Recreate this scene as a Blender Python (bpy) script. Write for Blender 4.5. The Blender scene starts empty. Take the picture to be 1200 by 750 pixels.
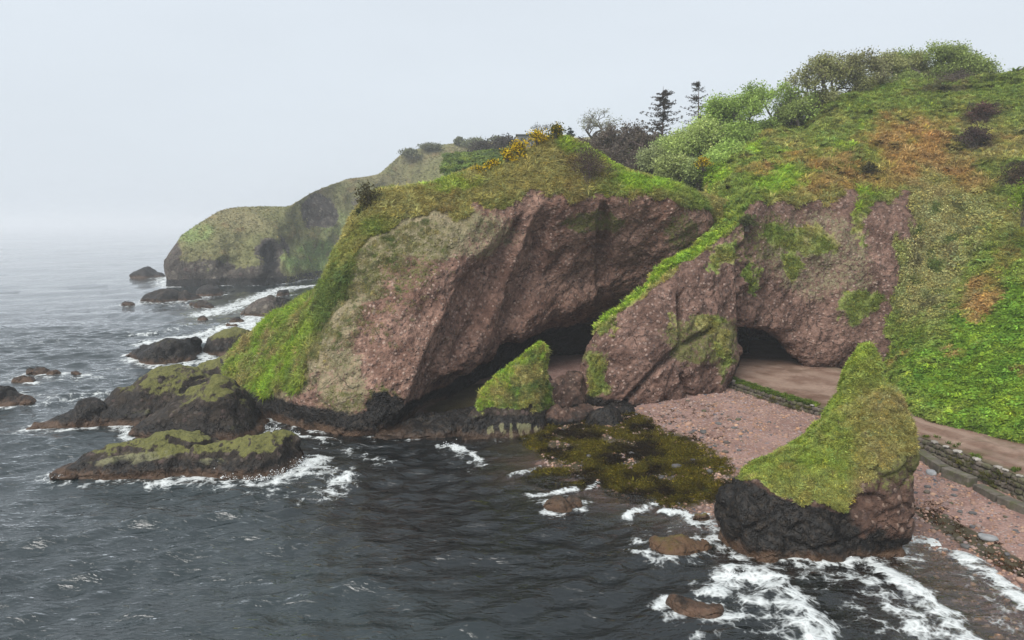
import bpy, bmesh, math, random
import numpy as np
from mathutils import Vector, Matrix, kdtree
rad = math.radians
SC = bpy.context.scene
COL = SC.collection
random.seed(7)
RNG = np.random.default_rng(11)

# ------------------------------------------------------------------ camera
H = 15.0                      # drone height over the sea, metres
F = 857.0                     # focal length in photo pixels (photo 1200 x 750)
PITCH = math.atan(113.0 / 857.0)
CP, SP = math.cos(PITCH), math.sin(PITCH)
cam_d = bpy.data.cameras.new("camera")
cam_d.sensor_width = 36.0
cam_d.lens = 36.0 * F / 1200.0
cam_d.clip_start = 0.5
cam_d.clip_end = 9000.0
cam = bpy.data.objects.new("camera", cam_d)
cam.location = (0, 0, H)
cam.rotation_euler = (math.pi / 2 - PITCH, 0, 0)
COL.objects.link(cam)
SC.camera = cam

# ------------------------------------------------------------------ sky, sun, exposure
SUN_EL, SUN_AZ = rad(48.0), rad(215.0)      # azimuth clockwise from +Y: high, behind the left shoulder
world = bpy.data.worlds.new("World")
SC.world = world
world.use_nodes = True
wn = world.node_tree
wn.nodes.clear()
w_out = wn.nodes.new("ShaderNodeOutputWorld")
w_bg = wn.nodes.new("ShaderNodeBackground")
w_sky = wn.nodes.new("ShaderNodeTexSky")
w_sky.sky_type = 'NISHITA'
w_sky.sun_disc = False
w_sky.sun_elevation = SUN_EL
w_sky.sun_rotation = SUN_AZ
w_sky.air_density = 1.0
w_sky.dust_density = 4.0
w_sky.ozone_density = 1.0
w_hs = wn.nodes.new("ShaderNodeHueSaturation")
w_hs.inputs["Saturation"].default_value = 0.30
w_mix = wn.nodes.new("ShaderNodeMixRGB")            # overcast: the cloud sheet evens the clear sky out
w_mix.inputs[0].default_value = 0.8
w_nz = wn.nodes.new("ShaderNodeTexNoise"); w_nz.inputs["Scale"].default_value = 2.6; w_nz.inputs["Detail"].default_value = 5.0
w_tc = wn.nodes.new("ShaderNodeTexCoord"); w_mp = wn.nodes.new("ShaderNodeMapping"); w_mp.inputs["Scale"].default_value = (1, 1, 3.5)
w_br = wn.nodes.new("ShaderNodeMapRange"); w_br.inputs["To Min"].default_value = 0.94; w_br.inputs["To Max"].default_value = 1.06     # faint billows of the stratus
w_ml = wn.nodes.new("ShaderNodeVectorMath"); w_ml.operation = 'SCALE'
w_mix.inputs[2].default_value = (5.75, 6.3, 6.9, 1)
w_bg.inputs["Strength"].default_value = 0.05
wn.links.new(w_sky.outputs[0], w_hs.inputs["Color"])
wn.links.new(w_hs.outputs[0], w_mix.inputs[1])
wn.links.new(w_tc.outputs["Generated"], w_mp.inputs["Vector"])
wn.links.new(w_mp.outputs[0], w_nz.inputs["Vector"])
wn.links.new(w_nz.outputs["Fac"], w_br.inputs["Value"])
wn.links.new(w_mix.outputs[0], w_ml.inputs[0])
wn.links.new(w_br.outputs[0], w_ml.inputs["Scale"])
wn.links.new(w_ml.outputs[0], w_bg.inputs[0])
wn.links.new(w_bg.outputs[0], w_out.inputs[0])

sun_d = bpy.data.lights.new("sun", 'SUN')
sun_d.energy = 1.5
sun_d.angle = rad(45.0)
sun_d.color = (1.0, 0.96, 0.90)
sun = bpy.data.objects.new("sun", sun_d)
COL.objects.link(sun)
_sd = Vector((math.sin(SUN_AZ) * math.cos(SUN_EL), math.cos(SUN_AZ) * math.cos(SUN_EL), math.sin(SUN_EL)))
sun.rotation_euler = _sd.to_track_quat('Z', 'Y').to_euler()

SC.view_settings.view_transform = 'Standard'
SC.view_settings.look = 'None'
SC.view_settings.exposure = 1.5
SC.view_settings.gamma = 1.0
SC.render.engine = 'CYCLES'
SC.cycles.use_denoising = True
SC.cycles.max_bounces = 6
SC.cycles.diffuse_bounces = 2
SC.cycles.glossy_bounces = 2
SC.cycles.transparent_max_bounces = 8
SC.cycles.volume_bounces = 2
SC.cycles.caustics_reflective = False
SC.cycles.caustics_refractive = False

# ------------------------------------------------------------------ helpers
def P(px, py, D):
    """world point at forward distance D seen at photo pixel (px, py)"""
    px, py, D = np.asarray(px, float), np.asarray(py, float), np.asarray(D, float)
    a = (px - 600) / F
    b = (375 - py) / F
    t = D / (CP + b * SP)
    return np.stack([a * t, D + 0 * a, H + t * (-SP + b * CP)], -1)

def G(px, py, z=0.0):
    """world point on the level z seen at photo pixel"""
    px, py = np.asarray(px, float), np.asarray(py, float)
    a = (px - 600) / F
    b = (375 - py) / F
    t = (z - H) / (-SP + b * CP)
    return np.stack([a * t, t * (CP + b * SP), z + 0 * a * t], -1)

def proj(p):
    p = np.asarray(p, float)
    x, y, z = p[..., 0], p[..., 1], p[..., 2] - H
    d = y * CP - z * SP
    u = y * SP + z * CP
    d = np.maximum(d, 0.1)
    return 600 + F * x / d, 375 - F * u / d

def _hash(ix, iy, iz, seed):
    h = (ix.astype(np.uint32) * np.uint32(374761393) + iy.astype(np.uint32) * np.uint32(668265263)
         + iz.astype(np.uint32) * np.uint32(2147483647 ^ 0x5bd1e995) + np.uint32((seed * 974711 + 12345) & 0xffffffff))
    h = (h ^ (h >> np.uint32(13))) * np.uint32(1274126177)
    h = (h ^ (h >> np.uint32(16))) * np.uint32(2246822519)
    return h ^ (h >> np.uint32(15))

def noise(p, seed=0):
    """gradient noise, about -1..1"""
    p = np.asarray(p, float)
    i = np.floor(p).astype(np.int64)
    f = p - i
    w = f * f * f * (f * (f * 6 - 15) + 10)
    res = 0
    for dx in (0, 1):
        for dy in (0, 1):
            for dz in (0, 1):
                h = _hash(i[..., 0] + dx, i[..., 1] + dy, i[..., 2] + dz, seed)
                gx = (h & np.uint32(1023)).astype(float) / 511.5 - 1
                gy = ((h >> np.uint32(10)) & np.uint32(1023)).astype(float) / 511.5 - 1
                gz = ((h >> np.uint32(20)) & np.uint32(1023)).astype(float) / 511.5 - 1
                d = gx * (f[..., 0] - dx) + gy * (f[..., 1] - dy) + gz * (f[..., 2] - dz)
                ww = (w[..., 0] if dx else 1 - w[..., 0]) * (w[..., 1] if dy else 1 - w[..., 1]) * (w[..., 2] if dz else 1 - w[..., 2])
                res = res + d * ww
    return res * 1.25

def fbm(p, octv=4, seed=0, gain=0.5, lac=2.03):
    a, s, tot = 1.0, 0.0, 0.0
    q = np.asarray(p, float)
    for k in range(octv):
        s = s + a * noise(q, seed + k * 17)
        tot += a
        a *= gain
        q = q * lac + 11.7
    return s / tot

def ridged(p, octv=4, seed=0, gain=0.5, lac=2.07):
    a, s, tot = 1.0, 0.0, 0.0
    q = np.asarray(p, float)
    for k in range(octv):
        s = s + a * (1 - np.abs(noise(q, seed + k * 13)) * 2)
        tot += a
        a *= gain
        q = q * lac + 5.3
    return s / tot

def voro(p, seed=0):
    """distance to nearest feature point, to the border (F2-F1), and a random value of the cell"""
    p = np.asarray(p, float)
    i = np.floor(p).astype(np.int64)
    f1 = np.full(p.shape[:-1], 9.0)
    f2 = np.full(p.shape[:-1], 9.0)
    cv = np.zeros(p.shape[:-1])
    for dx in (-1, 0, 1):
        for dy in (-1, 0, 1):
            for dz in (-1, 0, 1):
                c = i + np.array([dx, dy, dz])
                h = _hash(c[..., 0], c[..., 1], c[..., 2], seed)
                q = np.stack([(h & np.uint32(1023)) / 1023.0, ((h >> np.uint32(10)) & np.uint32(1023)) / 1023.0,
                              ((h >> np.uint32(20)) & np.uint32(1023)) / 1023.0], -1)
                d = np.linalg.norm(c + q - p, axis=-1)
                near = d < f1
                f2 = np.where(near, f1, np.minimum(f2, d))
                cv = np.where(near, ((h >> np.uint32(5)) & np.uint32(255)) / 255.0, cv)
                f1 = np.where(near, d, f1)
    return f1, f2 - f1, cv

def sstep(a, b, x):
    t = np.clip((x - a) / (b - a), 0, 1)
    return t * t * (3 - 2 * t)

def blob(px, py, cx, cy, rx, ry, rot=0.0):
    """1 inside an ellipse, fading to 0 at its rim"""
    c, s = math.cos(rad(rot)), math.sin(rad(rot))
    dx, dy = px - cx, py - cy
    u = (dx * c + dy * s) / rx
    v = (-dx * s + dy * c) / ry
    return 1 - sstep(0.55, 1.15, np.sqrt(u * u + v * v))

def catmull(A, n_seg, axis):
    """Catmull-Rom through the control points along an axis; n_seg = samples in each span"""
    A = np.moveaxis(A, axis, 0)
    n = len(A)
    Pd = np.concatenate([2 * A[:1] - A[1:2], A, 2 * A[-1:] - A[-2:-1]])
    out, par = [], []
    for k in range(n - 1):
        m = n_seg[k]
        t = np.arange(m) / m
        if k == n - 2:
            t = np.append(t, 1.0)
        t = t.reshape((-1,) + (1,) * (A.ndim - 1))
        p0, p1, p2, p3 = Pd[k], Pd[k + 1], Pd[k + 2], Pd[k + 3]
        m1, m2 = 0.42 * (p2 - p0), 0.42 * (p3 - p1)
        t2, t3 = t * t, t * t * t
        out.append((2 * t3 - 3 * t2 + 1) * p1 + (t3 - 2 * t2 + t) * m1 + (-2 * t3 + 3 * t2) * p2 + (t3 - t2) * m2)
        par.append(k + t.ravel())
    return np.moveaxis(np.concatenate(out), 0, axis), np.concatenate(par)

def net(ctrl, res):
    """ctrl[col][row][3] -> dense surface V[nu][nv][3] with column and row parameters"""
    ctrl = np.asarray(ctrl, float)
    lu = np.linalg.norm(np.diff(ctrl, axis=0), axis=-1)
    lv = np.linalg.norm(np.diff(ctrl, axis=1), axis=-1)
    nu = [max(2, int(math.ceil(np.percentile(lu[k], 65) / res))) for k in range(lu.shape[0])]
    nv = [max(2, int(math.ceil(np.percentile(lv[:, k], 65) / res))) for k in range(lv.shape[1])]
    V, u = catmull(ctrl, nu, 0)
    V, v = catmull(V, nv, 1)
    return V, np.repeat(u[:, None], len(v), 1), np.repeat(v[None, :], len(u), 0)

def grid_normals(V):
    du = np.gradient(V, axis=0)
    dv = np.gradient(V, axis=1)
    n = np.cross(du, dv)
    return n / np.maximum(np.linalg.norm(n, axis=-1, keepdims=True), 1e-9)

def grid_faces(nu, nv, closed=False, flip=False):
    i = np.arange(nu if closed else nu - 1)
    j = np.arange(nv - 1)
    I, J = np.meshgrid(i, j, indexing='ij')
    I2 = (I + 1) % nu
    f = np.stack([I * nv + J, I2 * nv + J, I2 * nv + J + 1, I * nv + J + 1], -1).reshape(-1, 4)
    return f[:, ::-1] if flip else f

def set_attr(me, name, arr, kind='FLOAT'):
    a = me.attributes.new(name, kind, 'POINT')
    key = {'FLOAT': 'value', 'FLOAT_VECTOR': 'vector', 'FLOAT_COLOR': 'color', 'INT': 'value'}[kind]
    a.data.foreach_set(key, np.ascontiguousarray(arr, dtype=np.int32 if kind == 'INT' else np.float32).ravel())

def fast_mesh(name, V, Fq, attrs=None, smooth=True, mats=(), midx=None):
    V = np.ascontiguousarray(np.asarray(V, np.float32).reshape(-1, 3))
    Fq = np.ascontiguousarray(np.asarray(Fq, np.int32))
    k = Fq.shape[1]
    me = bpy.data.meshes.new(name)
    me.vertices.add(len(V))
    me.vertices.foreach_set("co", V.ravel())
    me.loops.add(Fq.size)
    me.loops.foreach_set("vertex_index", Fq.ravel())
    me.polygons.add(len(Fq))
    me.polygons.foreach_set("loop_start", np.arange(0, Fq.size, k, dtype=np.int32))
    me.polygons.foreach_set("loop_total", np.full(len(Fq), k, np.int32))
    if smooth:
        me.polygons.foreach_set("use_smooth", np.ones(len(Fq), bool))
    for m in mats:
        me.materials.append(m)
    if midx is not None:
        me.polygons.foreach_set("material_index", np.asarray(midx, np.int32))
    me.update(calc_edges=True)
    for n, (arr, kind) in (attrs or {}).items():
        set_attr(me, n, arr, kind)
    return me

def link(name, me, parent=None, label=None, cat=None, group=None, kind=None, loc=None):
    o = bpy.data.objects.new(name, me)
    COL.objects.link(o)
    if parent is not None:
        o.parent = parent
    if label: o["label"] = label
    if cat: o["category"] = cat
    if group: o["group"] = group
    if kind: o["kind"] = kind
    if loc is not None: o.location = loc
    return o

def thing(name, label, cat, loc, group=None):
    return link(name, None, None, label, cat, group, None, loc)
# ------------------------------------------------------------------ materials
class NT:
    def __init__(s, name):
        s.m = bpy.data.materials.new(name)
        s.m.use_nodes = True
        s.t = s.m.node_tree
        s.t.nodes.clear()
        s.out = s.t.nodes.new("ShaderNodeOutputMaterial")
    def set(s, sock, v):
        if isinstance(v, bpy.types.NodeSocket): s.t.links.new(v, sock)
        elif isinstance(v, (tuple, list)) and len(v) == 3 and sock.type == 'RGBA': sock.default_value = (*v, 1)
        else: sock.default_value = v
    def n(s, typ, ins=None, out=0, **props):
        nd = s.t.nodes.new("ShaderNode" + typ)
        for k, v in props.items(): setattr(nd, k, v)
        for k, v in (ins or {}).items(): s.set(nd.inputs[k], v)
        return nd.outputs[out]
    def attr(s, name, out="Fac", inst=False):
        nd = s.t.nodes.new("ShaderNodeAttribute")
        nd.attribute_name = name
        if inst: nd.attribute_type = 'INSTANCER'
        return nd.outputs[out]
    def pos(s): return s.n("NewGeometry", out="Position")
    def noise(s, vec, scale, detail=4, rough=0.55, dist=0.0, out="Fac"):
        return s.n("TexNoise", {"Vector": vec, "Scale": scale, "Detail": detail, "Roughness": rough, "Distortion": dist}, out)
    def voro(s, vec, scale, feature='F1', out="Distance", rnd=1.0):
        return s.n("TexVoronoi", {"Vector": vec, "Scale": scale, "Randomness": rnd}, out, feature=feature)
    def mix(s, f, a, b, mode='MIX'):
        return s.n("MixRGB", {0: f, 1: a, 2: b}, blend_type=mode)
    def math(s, op, a, b=0.0, clamp=False):
        nd = s.t.nodes.new("ShaderNodeMath"); nd.operation = op; nd.use_clamp = clamp
        s.set(nd.inputs[0], a); s.set(nd.inputs[1], b)
        return nd.outputs[0]
    def ss(s, x, a, b, lo=0.0, hi=1.0):
        return s.n("MapRange", {"Value": x, "From Min": a, "From Max": b, "To Min": lo, "To Max": hi}, interpolation_type='SMOOTHSTEP')
    def scale(s, vec, v):
        return s.n("VectorMath", {0: vec, 1: v}, operation='MULTIPLY')
    def bump(s, h, dist, strength=1.0, nrm=None):
        d = {"Height": h, "Distance": dist, "Strength": strength}
        if nrm is not None: d["Normal"] = nrm
        return s.n("Bump", d)
    def surf(s, **ins):
        nd = s.t.nodes.new("ShaderNodeBsdfPrincipled")
        for k, v in ins.items(): s.set(nd.inputs[k.replace("_", " ")], v)
        s.t.links.new(nd.outputs[0], s.out.inputs["Surface"])
        return s.m

def rock_mat(name, ca, cb, peb=(0.34, 0.25, 0.22), pscale=3.0, streak=0.5, bump=0.10):
    """conglomerate: matrix in two tones, pebbles, strata stains; masks veg, lich, dark, moss come with the mesh"""
    t = NT(name)
    p = t.pos()
    n1 = t.noise(p, 0.35, 6, 0.62)
    n2 = t.noise(p, 2.2, 6, 0.65)
    c = t.mix(t.ss(n1, 0.35, 0.68), ca, cb)
    c = t.mix(t.ss(n2, 0.34, 0.66), t.mix(1.0, c, (0.46, 0.44, 0.44), 'MULTIPLY'), c)
    # pebbles
    pc = t.voro(p, pscale, out="Color")
    pd = t.voro(p, pscale)
    pr = t.n("SeparateColor", {0: pc}, 0)
    pg = t.n("SeparateColor", {0: pc}, 1)
    pcol = t.mix(t.ss(pg, .3, .7), t.mix(0.85, c, peb), t.mix(0.75, c, (0.085, 0.058, 0.052)))
    c = t.mix(t.math('MULTIPLY', t.ss(pd, 0.46, 0.28), t.ss(pr, 0.15, 0.5)), c, pcol)
    pd2 = t.voro(p, pscale * 2.7)
    pc2 = t.n("SeparateColor", {0: t.voro(p, pscale * 2.7, out="Color")}, 0)
    c = t.mix(t.math('MULTIPLY', t.ss(pd2, 0.45, 0.25), t.ss(pc2, 0.72, 1.0, 0.0, 0.4)), c, peb)
    # slanting strata stains and run-off streaks
    dot = lambda v: t.n("VectorMath", {0: p, 1: v}, 1, operation='DOT_PRODUCT')
    sv = t.n("CombineXYZ", {0: dot((.70, .1, -.42)), 1: dot((.045, .0, .075)), 2: dot((0, .25, 0))})
    st = t.noise(sv, 1.0, 6, 0.66, .6)
    c = t.mix(t.math('MULTIPLY', t.ss(st, 0.46, 0.66), streak), c, t.mix(1.0, c, (0.50, 0.47, 0.47), 'MULTIPLY'))
    rv = t.scale(p, (0.55, 0.55, 0.07))
    rn = t.noise(rv, 1.0, 5, 0.6)
    c = t.mix(t.math('MULTIPLY', t.ss(rn, 0.55, 0.72), 0.55), c, t.mix(1.0, c, (0.48, 0.48, 0.50), 'MULTIPLY'))
    # joints
    jv = t.n("VectorMath", {0: p, 1: t.scale(t.noise(p, .8, 4, .6, out="Color"), (1.6, 1.6, 1.6))}, operation='ADD')
    je = t.voro(jv, .42, 'DISTANCE_TO_EDGE')
    jm = t.math('MULTIPLY', t.ss(je, .022, .003), t.ss(t.noise(p, .35, 3), .50, .66))
    c = t.mix(t.math('MULTIPLY', jm, .6), c, t.mix(1.0, c, (.3, .27, .27), 'MULTIPLY'))
    # lichen and dry growth
    ln = t.noise(p, 3.4, 8, 0.82)
    lm = t.ss(t.math('ADD', t.attr("lich"), t.math('MULTIPLY', t.math('SUBTRACT', ln, 0.5), 1.6)), 0.40, 0.62)
    lcol = t.mix(t.noise(p, 1.1, 4), (0.16, 0.175, 0.075), (0.29, 0.275, 0.165))
    c = t.mix(t.math('MULTIPLY', lm, 0.60), c, lcol)
    # moss
    mn = t.noise(p, 2.6, 8, 0.8)
    mm = t.ss(t.math('ADD', t.attr("moss"), t.math('MULTIPLY', t.math('SUBTRACT', mn, 0.5), 1.5)), 0.42, 0.62)
    c = t.mix(mm, c, t.mix(t.noise(p, 4.0, 3), (0.04, 0.045, 0.014), (0.17, 0.165, 0.05)))
    # turf floor
    vn = t.noise(p, 2.0, 5, 0.7)
    vm = t.ss(t.math('ADD', t.attr("veg"), t.math('MULTIPLY', t.math('SUBTRACT', vn, 0.5), 0.9)), 0.40, 0.60)
    vc = t.mix(t.noise(p, 5.0, 4), t.mix(1.0, t.attr("gcol", "Color"), (0.45, 0.45, 0.45), 'MULTIPLY'), t.attr("gcol", "Color"))
    c = t.mix(vm, c, vc)
    # near-black by mask: algae and wet rock of the splash zone, some painted cave shade
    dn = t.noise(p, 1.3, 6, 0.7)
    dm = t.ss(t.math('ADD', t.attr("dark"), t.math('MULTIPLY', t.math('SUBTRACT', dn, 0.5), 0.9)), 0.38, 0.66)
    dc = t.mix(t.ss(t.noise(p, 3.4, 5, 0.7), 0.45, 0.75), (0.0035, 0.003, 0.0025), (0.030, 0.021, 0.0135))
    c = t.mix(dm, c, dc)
    # rust coloured weed line at the water
    rz = t.n("SeparateXYZ", {0: p}, 2)
    rb = t.math('MULTIPLY', t.attr("rust"), t.ss(t.math('ADD', rz, t.math('MULTIPLY', dn, 1.6)), 1.5, 0.9))
    c = t.mix(rb, c, t.mix(t.noise(p, 2.5, 4), (0.06, 0.028, 0.017), (0.12, 0.075, 0.042)))
    h = t.math('ADD', t.math('MULTIPLY', t.ss(pd, 0.5, 0.1), 0.55), t.math('ADD', t.math('MULTIPLY', t.ss(pd2, 0.5, 0.1), 0.35), t.math('SUBTRACT', t.math('MULTIPLY', n2, 1.2), t.math('MULTIPLY', jm, 1.5))))
    rough = t.math('SUBTRACT', 0.92, t.math('MULTIPLY', dm, 0.35))
    return t.surf(Base_Color=c, Roughness=rough, Normal=t.bump(h, bump), Specular_IOR_Level=0.3)

M_CLIFF = rock_mat("cliff_rock", (0.180, 0.098, 0.070), (0.375, 0.232, 0.176), peb=(0.38, 0.27, 0.22), pscale=3.2, streak=.75, bump=.17)
M_BLUFF = rock_mat("bluff_rock", (0.125, 0.070, 0.052), (0.265, 0.163, 0.126), peb=(0.33, 0.24, 0.20), pscale=3.2, bump=.17)
M_FAR = rock_mat("far_rock", (0.075, 0.066, 0.056), (0.14, 0.118, 0.098), peb=(.18, .16, .13), pscale=0.7, bump=0.3)
M_SEAROCK = rock_mat("sea_rock", (0.022, 0.017, 0.013), (0.064, 0.050, 0.036), peb=(0.085, 0.07, 0.06), pscale=2.2, bump=0.12)
M_STACK = rock_mat("stack_rock", (0.070, 0.042, 0.031), (0.15, 0.088, 0.064), peb=(0.23, 0.165, 0.13), pscale=3.4, bump=0.08)

def leaf_mat(name, inst=True, trans=0.42, var=0.35):
    t = NT(name)
    col = t.attr("tint", "Color", inst)
    rnd = t.attr("lv")
    c = t.mix(rnd, t.mix(1.0, col, (1 - var, 1 - var, 1 - var), 'MULTIPLY'), t.mix(1.0, col, (1 + var, 1 + var, 1 + var * 0.8), 'MULTIPLY'))
    d = t.n("BsdfDiffuse", {"Color": c})
    tr = t.n("BsdfTranslucent", {"Color": c})
    mx = t.n("MixShader", {0: trans, 1: d, 2: tr})
    t.t.links.new(mx, t.out.inputs["Surface"])
    return t.m

M_TUFT = leaf_mat("tuft_leaf", True)
M_CROWN = leaf_mat("crown_leaf", False)

def bark_mat(name, a, b):
    t = NT(name)
    p = t.pos()
    n = t.noise(t.scale(p, (3, 3, 0.8)), 2.0, 5)
    return t.surf(Base_Color=t.mix(t.ss(n, 0.35, 0.65), a, b), Roughness=0.9, Normal=t.bump(n, 0.04))
M_BARK = bark_mat("bark", (0.05, 0.042, 0.035), (0.11, 0.095, 0.08))
M_TWIG = bark_mat("twig_bark", (0.075, 0.05, 0.045), (0.13, 0.095, 0.085))
# ------------------------------------------------------------------ land forms
def pt(e):
    if e[0] == 'g':                       # ('g', px, D, z): under pixel column px, at distance D and height z
        _, px, D, z = e
        return np.array([(px - 600) / F * (D * CP - (z - H) * SP), D, z])
    return P(*e)

# --- vegetation colours (true leaf colours; linear)
GRASS_Y = np.array([0.360, 0.325, 0.120]); GRASS_G = np.array([0.215, 0.280, 0.062]); LIME = np.array([0.280, 0.410, 0.050])
BRACK = np.array([0.370, 0.220, 0.090]); STRAW = np.array([0.360, 0.295, 0.140]); DARKG = np.array([0.115, 0.165, 0.048])
LEAFG = np.array([0.145, 0.265, 0.035]); SCRUB = np.array([0.370, 0.345, 0.155]); HEATH = np.array([0.090, 0.060, 0.050])

def lerp(a, b, t):
    t = np.asarray(t)[..., None]
    return a * (1 - t) + b * t

def hill_tint(pos, px, py):
    px = px + 26 * fbm(pos * 0.28, 4, 401) + 10 * fbm(pos * 1.1, 3, 403); py = py + 15 * fbm(pos * 0.28, 4, 402) + 6 * fbm(pos * 1.1, 3, 404)
    n1 = fbm(pos * 0.11, 4, 31); n2 = fbm(pos * 0.35, 4, 57); n3 = fbm(pos * np.array([.25, .25, .6]), 3, 83)
    c = lerp(GRASS_G, GRASS_Y, sstep(-0.15, 0.35, n1 + 0.5 * n2))
    c = lerp(c, BRACK, 0.75 * sstep(0.18, 0.42, n3 + 0.3 * n2))
    c = lerp(c, DARKG, 0.55 * sstep(0.12, 0.4, fbm(pos * 0.22, 4, 99)))
    rust = np.maximum.reduce([blob(px, py, 1065, 172, 62, 48), 0.8 * blob(px, py, 1000, 215, 90, 16), 0.9 * blob(px, py, 960, 186, 55, 12),
                              0.8 * blob(px, py, 1110, 215, 60, 22), 0.85 * blob(px, py, 1150, 350, 26, 40, 25), 0.8 * blob(px, py, 1195, 440, 18, 8),
                              0.7 * blob(px, py, 1120, 415, 22, 10), 0.7 * blob(px, py, 1178, 300, 16, 25, 30), 0.6 * blob(px, py, 900, 195, 40, 8)])
    c = lerp(c, BRACK * 1.15, np.clip(1.0 * rust + 1.5 * rust * n2 + .5 * rust * n1, 0, 1) * 0.85)
    green = np.maximum.reduce([0.85 * blob(px, py, 1060, 120, 110, 26), 0.8 * blob(px, py, 960, 150, 60, 24), 0.8 * blob(px, py, 1170, 130, 60, 26)])
    c = lerp(c, GRASS_G * 0.95, green * sstep(-0.35, 0.1, n2) * 0.9)
    lime = np.maximum.reduce([blob(px, py, 915, 213, 42, 12), 0.8 * blob(px, py, 914, 177, 10, 6), 0.8 * blob(px, py, 1006, 144, 9, 6), blob(px, py, 830, 205, 34, 14, -25),
                              0.8 * blob(px, py, 880, 172, 10, 7), 0.9 * blob(px, py, 1005, 245, 10, 40), 0.7 * blob(px, py, 990, 165, 10, 5)])
    c = lerp(c, LIME, lime)
    slope = blob(px, py, 1165, 420, 120, 110) * sstep(330, 400, py + 0.55 * (px - 1060))
    c = lerp(c, lerp(LEAFG, LIME * 0.85, sstep(-0.3, 0.3, n2)), np.clip(slope * 1.3, 0, 1) * sstep(0.48, 0.12, n3 + 0.25 * n1 + rust))
    scr = np.maximum(blob(px, py, 1085, 300, 48, 105), 0.7 * blob(px, py, 1120, 260, 45, 45))
    n5 = fbm(pos * 0.75, 3, 61)
    c = lerp(c, lerp(lerp(SCRUB, np.array([.10, .085, .05]), sstep(.08, .3, n5)), DARKG * .9, sstep(-0.02, -.3, n5)), scr * 0.9)
    heath = np.maximum.reduce([blob(px, py, 1145, 135, 28, 14, -25), 0.9 * blob(px, py, 1138, 166, 30, 10, 15), blob(px, py, 1190, 208, 34, 8, -12), 0.7 * blob(px, py, 1110, 100, 50, 7, -8)])
    c = lerp(c, HEATH, heath)
    return c

def add_rock_relief(V, big=1.0, mid=0.4, small=0.12, mask=None, seed=0, outward=1.0):
    n = grid_normals(V) * outward
    q = V
    s = q @ np.array([[0.80, 0, -0.60], [0, 1, 0], [0.60, 0, 0.80]])     # frame tilted along the strata
    d = big * 0.8 * fbm(q * 0.16, 3, seed) + big * 0.5 * (ridged(s * np.array([0.14, 0.2, 0.42]), 3, seed + 5) - 0.55)
    f1, e, cv = voro(q * np.array([0.55, 0.55, 0.42]) + 0.35 * fbm(q * 0.5, 2, seed + 2)[..., None], seed + 3)
    d = d + mid * (cv - 0.5) * sstep(0.0, 0.22, e) - mid * 0.55 * sstep(0.16, 0.0, e) * sstep(0.0, 0.3, fbm(q * 0.3, 2, seed + 9))
    d = d + mid * 0.8 * fbm(q * 0.7, 4, seed + 21)
    f1, e, cv = voro(q * 2.3, seed + 41)
    d = d + small * (0.6 - f1) * (0.4 + 0.9 * cv) + small * 0.9 * fbm(q * 2.6, 3, seed + 61)
    if mask is not None: d = d * mask
    return V + n * d[..., None], n

def orient(V, ref):
    """+1 when grid normals point towards ref on average"""
    n = grid_normals(V)
    return 1.0 if np.sum(n * (np.asarray(ref) - V)) > 0 else -1.0

# ---------- main headland with the big overhanging cave
A_cols = [
    [(262, 452, 60), (263, 446, 60.2), (264, 440, 60.5), (266, 430, 61), (268, 422, 61.5), (272, 412, 63)],
    [(295, 472, 57), (296, 464, 57.2), (297, 455, 57.5), (299, 438, 58.3), (306, 412, 60), (320, 370, 63)],
    [(330, 492, 54), (331, 482, 54.2), (333, 468, 54.5), (337, 438, 55.7), (347, 398, 58), (374, 338, 63)],
    [(360, 502, 52.5), (360, 480, 52.5), (360, 455, 53), (369, 400, 54.7), (386, 340, 57.5), (400, 288, 62)],
    [(395, 511, 51), (398, 485, 51.2), (402, 450, 52), (415, 370, 54.5), (428, 285, 58), (430, 232, 62.5)],
    [(440, 510, 50.8), (448, 480, 51.2), (456, 440, 52), (475, 350, 55), (486, 255, 59.5), (480, 218, 63)],
    [('g', 486, 55.5, .2), (492, 482, 53.6), (505, 440, 53.2), (525, 345, 56.8), (545, 252, 60.5), (545, 205, 65)],
    [('g', 545, 64, .3), ('g', 540, 62.5, 2.2), (542, 432, 57.6), (570, 340, 60.6), (590, 246, 61.8), (600, 187, 66)],
    [('g', 592, 70, .5), ('g', 588, 68, 3.0), (584, 406, 62.6), (612, 332, 64.0), (630, 238, 62.5), (650, 164, 67)],
    [('g', 640, 76, 0.6), ('g', 632, 73, 4.0), (626, 386, 65.6), (655, 330, 66.6), (675, 237, 63), (690, 178, 68)],
    [('g', 690, 77, 0.8), ('g', 680, 74.5, 4.6), (676, 364, 68), (700, 312, 67.6), (720, 234, 63.5), (730, 198, 68)],
    [('g', 735, 79, 0.8), ('g', 722, 76.5, 5.0), (718, 344, 69.5), (745, 302, 67.6), (760, 232, 64), (768, 211, 68)],
    [('g', 790, 77, 0.8), ('g', 780, 75.5, 5.0), (768, 345, 70), (790, 300, 67.2), (800, 240, 65), (812, 224, 69)],
    [('g', 880, 77, 0.8), ('g', 870, 76, 5.0), (835, 345, 70.5), (850, 300, 70), (856, 266, 70), (866, 244, 73)],
]
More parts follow.
